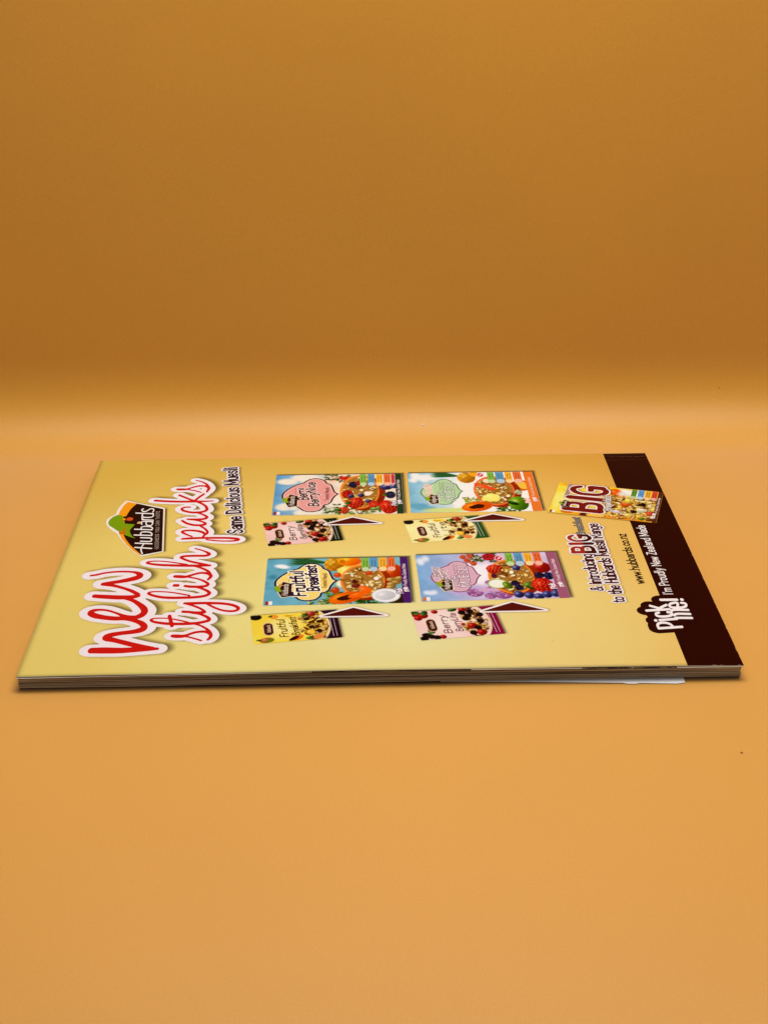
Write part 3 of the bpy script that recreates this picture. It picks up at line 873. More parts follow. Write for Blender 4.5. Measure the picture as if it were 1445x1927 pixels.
# ------------------------------------------------------------------ pictures of the muesli packs
class Paint:
    """A small procedural painter: colours on a fine vertex grid (s along the pack, t across),
    used for the flat printed food pictures."""
    def __init__(self, L, W, h=0.33, seed=1):
        self.L, self.W = L, W
        self.s = np.linspace(0, L, int(L / h) + 1)
        self.t = np.linspace(0, W, int(W / h) + 1)
        self.S, self.T = np.meshgrid(self.s, self.t, indexing='ij')
        self.C = np.zeros(self.S.shape + (3,))
        self.r = np.random.default_rng(seed)
        self.aa = 0.3

    def fill(self, c):
        self.C[:] = c

    def mixin(self, m, c):
        m = m[..., None]
        self.C = self.C * (1 - m) + np.asarray(c, float) * m

    def noise(self, cell, amp=1.0):
        """smooth value noise"""
        n, m = int(self.L / cell) + 3, int(self.W / cell) + 3
        g = self.r.uniform(-1, 1, (n, m))
        fs, ft = self.S / cell, self.T / cell
        i, j = fs.astype(int), ft.astype(int)
        a, b = fs - i, ft - j
        a, b = a * a * (3 - 2 * a), b * b * (3 - 2 * b)
        return amp * ((g[i, j] * (1 - a) + g[i + 1, j] * a) * (1 - b) + (g[i, j + 1] * (1 - a) + g[i + 1, j + 1] * a) * b)

    def ell(self, u, v, ru, rv, rot=0.0, wob=0.0):
        """signed 'distance' to an ellipse given in fractions of the pack"""
        x = self.S - u * self.L
        y = self.T - v * self.W
        a = math.radians(rot)
        X = x * math.cos(a) + y * math.sin(a)
        Y = -x * math.sin(a) + y * math.cos(a)
        RX, RY = ru * self.L, rv * self.W
        q = np.hypot(X / RX, Y / RY)
        if wob:
            q = q + wob * np.sin(3 * np.arctan2(Y, X) + u * 40) + wob * 0.6 * np.sin(7 * np.arctan2(Y, X) + v * 31)
        return (q - 1) * min(RX, RY), X / RX, Y / RY

    def cov(self, d, soft=None):
        k = soft or self.aa
        return np.clip(0.5 - d / k, 0, 1)

    def disc(self, u, v, ru, rv, c, rot=0, dark=None, light=None, edge=None, wob=0.0, soft=None):
        d, X, Y = self.ell(u, v, ru, rv, rot, wob)
        m = self.cov(d, soft)
        c = np.asarray(c, float)
        col_ = np.broadcast_to(c, self.C.shape).copy()
        if dark is not None:
            k = np.clip(0.5 + 0.5 * X - 0.35 * Y, 0, 1)[..., None]
            col_ = col_ * (1 - k) + np.asarray(dark, float) * k
        if light is not None:
            k = np.clip(1 - np.hypot(X + 0.3, Y - 0.35) / 0.55, 0, 1)[..., None] ** 1.5
            col_ = col_ * (1 - k) + np.asarray(light, float) * k
        if edge is not None:
            k = np.clip((np.hypot(X, Y) - 0.78) / 0.22, 0, 1)[..., None]
            col_ = col_ * (1 - k) + np.asarray(edge, float) * k
        m3 = m[..., None]
        self.C = self.C * (1 - m3) + col_ * m3

    def cluster(self, u, v, ru, rv, c, dark, light, n=34, rot=0):
        """raspberry, blackberry: a body of drupelets"""
        self.disc(u, v, ru, rv, dark, rot)
        a = math.radians(rot)
        for k in range(n):
            rr, th = math.sqrt(self.r.random()) * 0.86, self.r.uniform(0, 6.28)
            x, y = rr * math.cos(th) * ru * self.L, rr * math.sin(th) * rv * self.W
            X, Y = x * math.cos(a) - y * math.sin(a), x * math.sin(a) + y * math.cos(a)
            s_ = 0.24 * min(ru * self.L, rv * self.W)
            tone = self.r.uniform(0.8, 1.15)
            self.disc(u + X / self.L, v + Y / self.W, s_ / self.L, s_ / self.W, np.clip(np.array(c) * tone, 0, 255), dark=dark, light=light)

    def strawberry(self, u, v, ru, rv, rot=0):
        self.disc(u, v, ru, rv, (206, 44, 28), rot, dark=(150, 18, 12), light=(240, 120, 90), wob=0.05)
        a = math.radians(rot)
        for i in range(-4, 5):
            for j in range(-4, 5):
                x, y = (i + 0.5 * (j % 2)) / 4.6, j / 4.6
                x += self.r.uniform(-.05, .05); y += self.r.uniform(-.05, .05)
                if x * x + y * y > 0.75:
                    continue
                x, y = x * ru * self.L, y * rv * self.W
                X, Y = x * math.cos(a) - y * math.sin(a), x * math.sin(a) + y * math.cos(a)
                self.disc(u + X / self.L, v + Y / self.W, 0.20 / self.L, 0.30 / self.W, (238, 150, 96) if (i + j) % 2 else (130, 14, 10))

    def leaf(self, u, v, ln, wd, rot, c=(78, 120, 44)):
        self.disc(u, v, ln, wd, c, rot, dark=tuple(0.55 * k for k in c), light=tuple(min(255, 1.35 * k + 20) for k in c))

    def oats(self, mask_fn, n, cols, size=(0.5, 1.1)):
        us = self.r.random((n * 4, 2))
        done = 0
        for u, v in us:
            if not mask_fn(u, v):
                continue
            a, b = self.r.uniform(*size), self.r.uniform(0.35, 0.65)
            c = np.array(cols[self.r.integers(len(cols))], float) * self.r.uniform(0.85, 1.12)
            rot = self.r.uniform(0, 180)
            self.disc(u + 0.004, v - 0.006, a / self.L, a * b / self.W, (104, 68, 28), rot)
            self.disc(u, v, a * 0.9 / self.L, a * b * 0.85 / self.W, np.clip(c, 0, 255), rot, light=np.clip(c * 1.25 + 15, 0, 255))
            done += 1
            if done >= n:
                break

    def bowl(self, u, v, ru, rv, rim=(232, 140, 60), inside=(168, 122, 60), n=170):
        self.disc(u + 0.03, v - 0.03, ru * 1.12, rv * 1.05, (190, 84, 22), dark=(140, 50, 10))
        self.disc(u, v, ru, rv, rim, light=(250, 190, 120))
        self.disc(u + 0.003, v, ru * 0.9, rv * 0.91, inside)
        self.oats(lambda a, b: ((a - u) / ru) ** 2 + ((b - v) / rv) ** 2 < 0.74, n,
                  [(226, 192, 122), (210, 168, 96), (240, 216, 158), (180, 130, 66), (220, 186, 108), (142, 88, 40), (246, 230, 186)], (0.8, 1.9))

    def pineapple(self, u, v, ru, rv):
        d, X, Y = self.ell(u, v, ru, rv)
        self.disc(u, v, ru, rv, (226, 170, 54), dark=(176, 110, 24), light=(246, 214, 110))
        g = np.minimum(np.abs(np.sin(4.2 * (X + Y))), np.abs(np.sin(4.2 * (X - Y))))
        self.mixin(self.cov(d) * np.clip(1 - g / 0.3, 0, 1) * 0.8, (120, 78, 18))

    def fronds(self, u0, v0, u1, v1, n=12, spread=0.1):
        for k in range(n):
            f = k / max(1, n - 1)
            du, dv = (u1 - u0), (v1 - v0) + spread * (f - 0.5)
            L_ = 0.5 * math.hypot(du * self.L, dv * self.W)
            rot = math.degrees(math.atan2(dv * self.W, du * self.L))
            c = [(40, 92, 60), (70, 128, 74), (28, 70, 44)][k % 3]
            self.disc(u0 + du / 2, v0 + dv / 2, L_ / self.L, 0.5 / self.W, c, rot)

    def cloud(self, u, v, ru, rv, c=(240, 240, 238), rot=0, n=9):
        a = math.radians(rot)
        for k in range(n):
            x, y = self.r.uniform(-1, 1) * ru * self.L, self.r.uniform(-0.6, 0.6) * rv * self.W
            X, Y = x * math.cos(a) - y * math.sin(a), x * math.sin(a) + y * math.cos(a)
            self.disc(u + X / self.L, v + Y / self.W, ru * 0.45, rv * 0.5, c, soft=2.2)

    def papaya(self, u, v, ru, rv, rot):
        self.disc(u, v, ru, rv, (236, 122, 26), rot, dark=(206, 84, 14), light=(250, 170, 70), edge=(214, 110, 30))
        self.disc(u, v, ru * 0.5, rv * 0.42, (70, 32, 14), rot, wob=0.08)

    def sky(self, c0, c1, end=0.75):
        k = np.clip(self.S / (self.L * end), 0, 1)[..., None]
        self.C = np.asarray(c0, float) * (1 - k) + np.asarray(c1, float) * k
        self.C += self.noise(6, 7)[..., None] + self.noise(2.5, 5)[..., None]

    def grass(self, u0, u1, v0, v1, n, cols=((96, 132, 54), (150, 174, 96), (60, 96, 40), (196, 206, 150))):
        for k in range(n):
            self.leaf(self.r.uniform(u0, u1), self.r.uniform(v0, v1), self.r.uniform(0.012, 0.03), self.r.uniform(0.008, 0.018),
                      self.r.uniform(0, 180), cols[k % len(cols)])

class Frame:
    """pack-local millimetres to page millimetres"""
    def __init__(self, quad):
        q = np.array(quad, float)
        e1 = (q[1] - q[0] + q[2] - q[3]) / 2
        e2 = (q[3] - q[0] + q[2] - q[1]) / 2
        self.L, self.W = np.hypot(*e1), np.hypot(*e2)
        a = math.atan2(e1[1], e1[0]); b = math.atan2(-e2[0], e2[1])
        a = (a + b) / 2
        self.e1 = np.array((math.cos(a), math.sin(a)))
        self.e2 = np.array((-math.sin(a), math.cos(a)))
        self.o = q.mean(0) - self.e1 * self.L / 2 - self.e2 * self.W / 2
    def at(self, u, v):
        return self.o + self.e1 * u * self.L + self.e2 * v * self.W
    def pts(self, uv):
        return [tuple(self.at(u, v)) for u, v in uv]

def rect(u0, u1, v0, v1):
    return [(u0, v0), (u1, v0), (u1, v1), (u0, v1)]

def quad_ink(name, fr, uv, color, layer, parent):
    n = 8
    (a, b, c, d) = [np.array(p) for p in fr.pts(uv)]
    V, F = [], []
    for i in range(n + 1):
        for j in range(n + 1):
            s, t = i / n, j / n
            V.append((a * (1 - s) + b * s) * (1 - t) + (d * (1 - s) + c * s) * t)
    for i in range(n):
        for j in range(n):
            k = i * (n + 1) + j
            F.append((k, k + n + 1, k + n + 2, k + 1))
    return obj_from(name, drape(V, layer), F, MAT_INK, parent, cols=np.tile(lin(color), (len(V), 1)))

def picture(name, fr, P, layer, parent):
    pg = fr.o + P.S[..., None] * fr.e1 + P.T[..., None] * fr.e2
    n, m = P.S.shape
    idx = np.arange(n * m).reshape(n, m)
    F = np.stack([idx[:-1, :-1], idx[1:, :-1], idx[1:, 1:], idx[:-1, 1:]], -1).reshape(-1, 4).tolist()
    c = np.clip((P.C - 150) * 1.12 + 138, 0, 232) / 255        # press contrast
    c = np.where(c <= 0.04045, c / 12.92, ((c + 0.055) / 1.055) ** 2.4)
    return obj_from(name, drape(pg.reshape(-1, 2), layer), F, MAT_INK, parent, cols=c.reshape(-1, 3))

PLATE = [(1420, 515), (1340, 480), (1300, 400), (1270, 330), (1230, 300), (1160, 275), (1120, 220), (1020, 178), (900, 160), (780, 180),
         (690, 225), (640, 265), (560, 285), (440, 330), (320, 400), (240, 470), (210, 520), (215, 590), (300, 680), (400, 740), (540, 780),
         (600, 810), (680, 865), (780, 890), (900, 890), (1020, 870), (1100, 815), (1130, 750), (1200, 740), (1270, 690), (1300, 620), (1350, 560)]
PLATE = [((x - 210) / 1210, (890 - y) / 730) for x, y in PLATE]        # unit name plate

def plate(fr, box, border, line, fill, layer, parent):
    u0, u1, v0, v1 = box
    pts = fr.pts([(u0 + a * (u1 - u0), v0 + b * (v1 - v0)) for a, b in PLATE])
    f = poly_field(pts, 0.25, 1.5)
    ink('name_plate', f, border, layer, parent, 0.0)
    ink('plate_line', f, line, layer + 1, parent, -0.95)
    ink('plate_field', f, fill, layer + 2, parent, -1.2)

SHIELD = [(1.0, .08), (.42, 0), (.2, .3), (.12, .5), (.2, .8), (.45, 1.0), (1.0, .86)]
def mini_logo(fr, box, layer, parent, rot=0):
    u0, u1, v0, v1 = box
    def q(pts):
        return fr.pts([(u0 + a * (u1 - u0), v0 + b * (v1 - v0)) for a, b in pts])
    f = poly_field(q(SHIELD), 0.2, 1.5)
    ink('logo_outline', f, (226, 206, 176), layer, parent, 0.45)
    ink('logo_shield', f, (40, 12, 8), layer + 1, parent)
    ink('logo_orange', poly_field(q([(.42, 1.0), (.12, .62), (.18, .5), (.35, .72)]), 0.15), (230, 150, 50), layer + 2, parent)
    ink('logo_hat', poly_field(q([(-.12, .62), (.0, .42), (.2, .34), (.38, .36), (.3, .55), (.2, .72), (.02, .74)]), 0.15), (130, 160, 30), layer + 3, parent)
    s = text_strokes('Hubbards', fr.at(u0 + .78 * (u1 - u0), v0 + .13 * (v1 - v0)), fr.e2, -fr.e1, .36 * (u1 - u0) * fr.L, .72 * (v1 - v0) * fr.W, 1.1)
    ink('logo_lettering', field_of(s, 0.1, 0.4), (214, 196, 180), layer + 2, parent)

def say(name, s, fr, u, v0, v1, cap, color, layer, parent, weight=1.1, slope=0.0, outline=None, oc=(236, 226, 220), slant=0.1, wave=0.0, serif=False):
    """a line of pack lettering running across the pack"""
    a, b = fr.at(u, v0), fr.at(u - slope, v1)
    d = b - a; L = np.hypot(*d); d = d / L
    st = text_strokes(s, a, d, (-d[1], d[0]), cap, L, weight, serif, slant, 0.5, wave)
    h = max(0.09, min(0.2, cap * weight / 8 / 2.4))
    if outline:
        ink(name + '_outline', field_of(st, 0.2, outline + 0.5, grow=outline), oc, layer, parent)
    return ink(name, field_of(st, h, 0.4), color, layer + 1, parent)

def specks_of_text(fr, u, v0, v1, rows, color, layer, parent, du=0.018, th=0.26):
    """print too small to read: rows of short dashes"""
    st = []
    for k in range(rows):
        v = v0
        while v < v1 - 0.01:
            w = rng.uniform(0.012, 0.05)
            a, b = fr.at(u + k * du, v), fr.at(u + k * du, min(v1, v + w))
            st.append([(*a, th / 2), (*b, th / 2)])
            v += w + 0.018
    ink('small_print', field_of(st, 0.12, 0.3), color, layer, parent)

def claim_tags(fr, spans, cols, v0, layer, parent):
    for (u0, u1), c in zip(spans, cols):
        um = (u0 + u1) / 2
        t = part('claim_tag', parent)
        quad_ink('tag_panel', fr, rect(u0, u1, v0 + 0.03, 0.995), c, layer, t)
        light = tuple(0.45 * k + 0.55 * 235 for k in c)
        a, b = fr.at(um, v0 + 0.035), fr.at(um, v0 + 0.035)
        r = (u1 - u0) * fr.L / 2
        ink('tag_badge', field_of([[(*(a - fr.e1 * 0.01), r), (*(b + fr.e1 * 0.01), r)]], 0.15, 0.4, 1.0, 1.25), light, layer + 1, t)
        specks_of_text(fr, um - 0.008, v0 + 0.1, 0.95, 2, tuple(0.25 * k for k in c), layer + 2, t, du=0.020)

def foot_band(fr, u0, c, layer, parent, ink_col=(226, 206, 206), pick=True):
    quad_ink('foot_band', fr, rect(u0, 0.999, 0.001, 0.999), c, layer, parent)
    um = u0 + (1 - u0) * 0.62
    say('band_lettering', "I'm Proudly New Zealand Made", fr, um, 0.30, 0.84, 1.5, ink_col, layer + 1, parent, 1.0, slant=0)
    if pick:
        say('pick_lettering', 'Pick', fr, u0 + 0.005, 0.20, 0.31, 2.4, (236, 226, 226), layer + 1, parent, 1.5, 0.012, outline=0.3, oc=c)
        say('me_lettering', 'me', fr, um + 0.012, 0.235, 0.325, 2.6, (236, 226, 226), layer + 3, parent, 1.5, 0.012)

def corner_label(fr, layer, parent, c=(150, 40, 26)):
    quad_ink('corner_label', fr, rect(0.012, 0.034, 0.01, 0.085), c, layer, parent)
    quad_ink('corner_label', fr, rect(0.035, 0.060, 0.01, 0.085), (232, 226, 220), layer, parent)

def box_shadow(fr, parent, layer=1, strength=0.8):
    f = poly_field(fr.pts(rect(0, 1, 0, 1)), 0.5, 5)
    soft_shadow('drop_shadow', f, (1.0, 0.9), 2.6, strength, layer, parent, (44, 34, 6))
    quad_ink('box_side', fr, rect(0.004, 1.0, 1.0, 1.014), (62, 52, 26), layer + 1, parent)

TAGS = [(122, 176, 60), (86, 146, 180), (232, 168, 40), (222, 100, 44)]

def pack_root(name, key, label):
    root = part(name, mag)
    root['label'] = label
    return root, Frame(PACKS[key])

def build_berry_box():
    root, fr = pack_root('muesli_box_picture', 'A', 'printed muesli box with pink name plate and strawberries')
    box_shadow(fr, root)
    P = Paint(fr.L, fr.W, seed=3)
    P.sky((104, 160, 200), (232, 218, 196), 0.5)
    P.cloud(0.22, 0.9, 0.16, 0.14, (236, 226, 208)); P.cloud(0.14, 0.2, 0.10, 0.10, (228, 222, 206)); P.cloud(0.3, 0.06, 0.1, 0.1, (230, 224, 208))
    P.cloud(0.5, 0.85, 0.08, 0.12, (236, 200, 176)); P.cloud(0.47, 0.3, 0.07, 0.12, (238, 224, 206))
    P.grass(0.38, 0.62, 0.80, 1.0, 46, ((92, 108, 60), (150, 150, 96), (58, 70, 40), (206, 196, 160)))
    P.grass(0.38, 0.78, 0.0, 0.24, 90)
    P.disc(0.545, 0.9, 0.045, 0.045, (196, 36, 26), -25, light=(240, 110, 90))
    P.bowl(0.665, 0.55, 0.155, 0.42)
    P.cluster(0.615, 0.73, 0.036, 0.078, (52, 50, 92), (22, 18, 44), (120, 124, 170))
    P.cluster(0.665, 0.77, 0.026, 0.06, (206, 40, 34), (140, 14, 14), (246, 130, 110), 14)
    P.cluster(0.57, 0.50, 0.044, 0.10, (214, 60, 38), (150, 20, 14), (250, 150, 120))
    for u, v in ((0.60, 0.44), (0.675, 0.46), (0.735, 0.31)):
        P.disc(u, v, 0.024, 0.046, (70, 76, 128), dark=(28, 26, 60), light=(150, 158, 196))
    P.disc(0.73, 0.50, 0.03, 0.05, (242, 226, 208), light=(255, 250, 244), wob=0.08)
    P.strawberry(0.635, 0.27, 0.062, 0.13, -8); P.leaf(0.575, 0.27, 0.03, 0.03, 50)
    P.strawberry(0.545, 0.10, 0.042, 0.08); P.leaf(0.50, 0.1, 0.03, 0.03, 20)
    P.leaf(0.775, 0.12, 0.035, 0.035, -30, (140, 168, 90)); P.leaf(0.81, 0.13, 0.014, 0.09, 10, (120, 150, 70))
    P.cluster(0.77, 0.24, 0.04, 0.08, (224, 86, 64), (180, 40, 26), (250, 160, 130))
    P.disc(0.875, 0.66, 0.05, 0.075, (78, 84, 140), dark=(26, 24, 58), light=(170, 178, 212)); P.disc(0.935, 0.68, 0.034, 0.06, (110, 118, 164), dark=(40, 40, 80), light=(190, 196, 220))
    P.cluster(0.905, 0.46, 0.04, 0.088, (54, 48, 96), (20, 16, 42), (150, 150, 190))
    P.leaf(0.865, 0.46, 0.02, 0.03, 60)
    P.strawberry(0.888, 0.17, 0.072, 0.16, 6)
    picture('food_picture', fr, P, 3, root)
    plate(fr, (0.058, 0.507, 0.065, 0.915), (92, 26, 22), (246, 226, 214), (222, 150, 142), 4, root)
    mini_logo(fr, (0.075, 0.185, 0.19, 0.50), 8, root)
    say('name_first_line', 'Berry', fr, 0.275, 0.36, 0.66, 4.6, (30, 16, 18), 8, root, 1.45, 0.045, 0.5, (236, 200, 190), 0.2, 0.4)
    say('name_second_line', 'BerryNice', fr, 0.355, 0.20, 0.80, 4.6, (30, 16, 18), 10, root, 1.45, 0.045, 0.5, (236, 200, 190), 0.2, 0.4)
    say('type_line', 'Toasted Muesli', fr, 0.425, 0.34, 0.66, 1.9, (120, 40, 40), 10, root, 1.0, 0, slant=0)
    specks_of_text(fr, 0.165, 0.50, 0.66, 2, (150, 60, 56), 8, root, du=0.03)
    claim_tags(fr, [(0.668, 0.72), (0.73, 0.785), (0.797, 0.848), (0.858, 0.912), (0.917, 0.945)], TAGS + [(204, 56, 66)], 0.70, 6, root)
    foot_band(fr, 0.948, (26, 52, 26), 5, root)
    corner_label(fr, 5, root)

def build_fruit_box():
    root, fr = pack_root('muesli_box_picture', 'B', 'printed muesli box with yellow name plate and coconut half')
    box_shadow(fr, root)
    P = Paint(fr.L, fr.W, seed=4)
    P.sky((104, 166, 188), (128, 180, 186), 0.6)
    P.cloud(0.12, 0.8, 0.03, 0.06, (78, 148, 164), n=5)
    P.disc(0.11, 0.83, 0.055, 0.045, (236, 238, 238), -22, soft=1.2); P.disc(0.05, 0.6, 0.03, 0.05, (74, 142, 158), 0, soft=2)
    P.fronds(0.44, 0.90, 0.17, 0.97, 14, 0.22)
    P.cloud(0.6, 0.8, 0.12, 0.2, (226, 190, 90), n=8)
    P.pineapple(0.475, 0.86, 0.07, 0.15)
    P.disc(0.585, 0.93, 0.085, 0.11, (240, 166, 32), dark=(222, 96, 18), light=(252, 214, 90)); P.disc(0.535, 0.92, 0.02, 0.045, (196, 120, 10))
    P.disc(0.56, 0.70, 0.065, 0.10, (244, 220, 110), -15, light=(252, 238, 170), wob=0.09)
    P.disc(0.50, 0.62, 0.028, 0.055, (206, 80, 30), light=(240, 160, 100)); P.leaf(0.545, 0.51, 0.04, 0.03, 0, (60, 120, 40))
    P.grass(0.28, 0.5, 0.0, 0.1, 26); P.grass(0.42, 0.52, 0.1, 0.3, 30, ((110, 150, 50), (150, 180, 70), (80, 120, 40)))
    P.disc(0.545, 0.43, 0.06, 0.09, (230, 232, 214), -12, light=(250, 250, 244), edge=(160, 176, 110))
    P.disc(0.485, 0.29, 0.03, 0.07, (190, 74, 30), light=(236, 140, 90))
    P.grass(0.58, 0.80, 0.0, 0.12, 40, ((64, 110, 40), (110, 150, 70), (40, 80, 30)))
    P.disc(0.885, 0.63, 0.085, 0.22, (222, 96, 30), dark=(150, 44, 12), light=(240, 140, 60))
    P.bowl(0.675, 0.48, 0.155, 0.36)
    P.disc(0.62, 0.47, 0.02, 0.04, (90, 40, 30)); P.disc(0.77, 0.53, 0.018, 0.036, (240, 234, 222)); P.disc(0.72, 0.65, 0.026, 0.05, (190, 80, 34), light=(230, 130, 70))
    P.disc(0.63, 0.38, 0.03, 0.05, (116, 50, 40), light=(170, 90, 70)); P.disc(0.69, 0.30, 0.035, 0.09, (236, 110, 40), 30, light=(250, 170, 100))
    P.papaya(0.555, 0.13, 0.125, 0.11, 28); P.disc(0.65, 0.2, 0.09, 0.05, (232, 108, 30), 30, light=(246, 150, 70))
    for u, v, ro in ((0.875, 0.50, 20), (0.91, 0.44, 35), (0.875, 0.40, 10), (0.93, 0.52, -20), (0.87, 0.34, 25)):
        P.disc(u, v, 0.035, 0.045, (196, 164, 92), ro, dark=(130, 96, 44), light=(226, 202, 140), wob=0.06)
    P.disc(0.90, 0.12, 0.08, 0.14, (88, 70, 44), 0, dark=(50, 36, 20))
    P.disc(0.83, 0.165, 0.098, 0.145, (240, 240, 240), 14, edge=(206, 206, 204)); P.disc(0.825, 0.165, 0.072, 0.10, (214, 214, 216), 14, dark=(190, 190, 194), light=(236, 236, 238))
    picture('food_picture', fr, P, 3, root)
    plate(fr, (0.062, 0.505, 0.075, 0.90), (48, 22, 40), (248, 240, 214), (234, 208, 112), 4, root)
    mini_logo(fr, (0.075, 0.185, 0.16, 0.49), 8, root)
    say('name_first_line', 'Fruitful', fr, 0.285, 0.18, 0.72, 5.4, (38, 14, 46), 8, root, 1.7, 0.03, 0.6, (248, 240, 214), 0.12)
    say('name_second_line', 'Breakfast', fr, 0.375, 0.28, 0.84, 4.8, (38, 14, 46), 10, root, 1.7, 0.03, 0.6, (248, 240, 214), 0.12)
    say('type_line', 'Toasted Muesli', fr, 0.425, 0.34, 0.66, 1.9, (150, 84, 20), 10, root, 1.1, 0, slant=0)
    specks_of_text(fr, 0.165, 0.50, 0.68, 2, (160, 100, 30), 8, root, du=0.025)
    claim_tags(fr, [(0.672, 0.722), (0.728, 0.782), (0.792, 0.846), (0.852, 0.908)], TAGS, 0.70, 6, root)
    foot_band(fr, 0.944, (70, 20, 92), 5, root)
    corner_label(fr, 5, root)

def build_tropical_box():
    root, fr = pack_root('muesli_box_picture', 'C', 'printed muesli box with pale green name plate and orange foot')
    box_shadow(fr, root)
    P = Paint(fr.L, fr.W, seed=5)
    P.sky((132, 184, 206), (238, 236, 226), 0.42)
    P.cloud(0.12, 0.88, 0.08, 0.12, (232, 232, 226)); P.cloud(0.45, 0.4, 0.10, 0.3, (240, 236, 226), n=14)
    P.cloud(0.1, 0.15, 0.09, 0.08, (110, 168, 190)); P.cloud(0.3, 0.05, 0.14, 0.05, (206, 216, 130))
    P.fronds(0.42, 0.90, 0.20, 0.985, 14, 0.2)
    P.pineapple(0.465, 0.86, 0.072, 0.14); P.disc(0.53, 0.95, 0.04, 0.06, (240, 166, 40))
    P.grass(0.42, 0.54, 0.12, 0.34, 40, ((196, 196, 90), (150, 170, 70), (224, 210, 120)))
    P.grass(0.66, 0.84, 0.0, 0.14, 46, ((70, 120, 40), (110, 156, 60), (46, 86, 30)))
    P.disc(0.885, 0.64, 0.075, 0.14, (240, 140, 34), dark=(206, 90, 20), light=(252, 196, 100)); P.disc(0.90, 0.64, 0.04, 0.10, (248, 190, 80), 10)
    P.bowl(0.665, 0.52, 0.16, 0.37, rim=(230, 120, 70))
    P.disc(0.63, 0.34, 0.07, 0.10, (240, 226, 120), -10, light=(250, 242, 180), wob=0.08)
    P.disc(0.60, 0.62, 0.03, 0.14, (226, 90, 44), 50, light=(244, 150, 100)); P.disc(0.62, 0.77, 0.03, 0.05, (236, 216, 180))
    P.papaya(0.51, 0.13, 0.125, 0.115, 22)
    P.disc(0.83, 0.19, 0.078, 0.17, (120, 166, 44), dark=(60, 100, 16), light=(200, 222, 120)); P.leaf(0.79, 0.2, 0.05, 0.035, -40, (30, 80, 40))
    P.cluster(0.85, 0.47, 0.03, 0.06, (240, 236, 226), (150, 160, 110), (255, 255, 255), 12)
    P.disc(0.58, 0.93, 0.03, 0.06, (232, 200, 196)); P.disc(0.58, 0.93, 0.022, 0.045, (200, 50, 60)); P.disc(0.582, 0.935, 0.006, 0.035, (240, 230, 230), -30)
    picture('food_picture', fr, P, 3, root)
    plate(fr, (0.085, 0.425, 0.18, 0.84), (112, 146, 104), (214, 226, 190), (172, 202, 148), 4, root)
    mini_logo(fr, (0.125, 0.22, 0.20, 0.44), 8, root)
    say('name_first_line', 'Fruity', fr, 0.185, 0.44, 0.70, 3.4, (206, 150, 130), 8, root, 1.2, 0.02, 0.35, (240, 226, 206), 0.2)
    say('name_second_line', 'Lite', fr, 0.272, 0.30, 0.52, 4.0, (226, 232, 214), 8, root, 1.2, 0.0, 0.35, (96, 128, 92), 0.0, serif=True)
    say('name_third_line', 'MUESLI', fr, 0.345, 0.28, 0.74, 3.9, (232, 238, 222), 10, root, 1.3, 0.0, 0.35, (96, 128, 92), 0.0, serif=True)
    specks_of_text(fr, 0.245, 0.55, 0.76, 2, (80, 90, 60), 8, root, du=0.018)
    claim_tags(fr, [(0.635, 0.69), (0.70, 0.765), (0.775, 0.83), (0.84, 0.905)], TAGS, 0.72, 6, root)
    foot_band(fr, 0.925, (222, 112, 34), 5, root, (240, 200, 160))

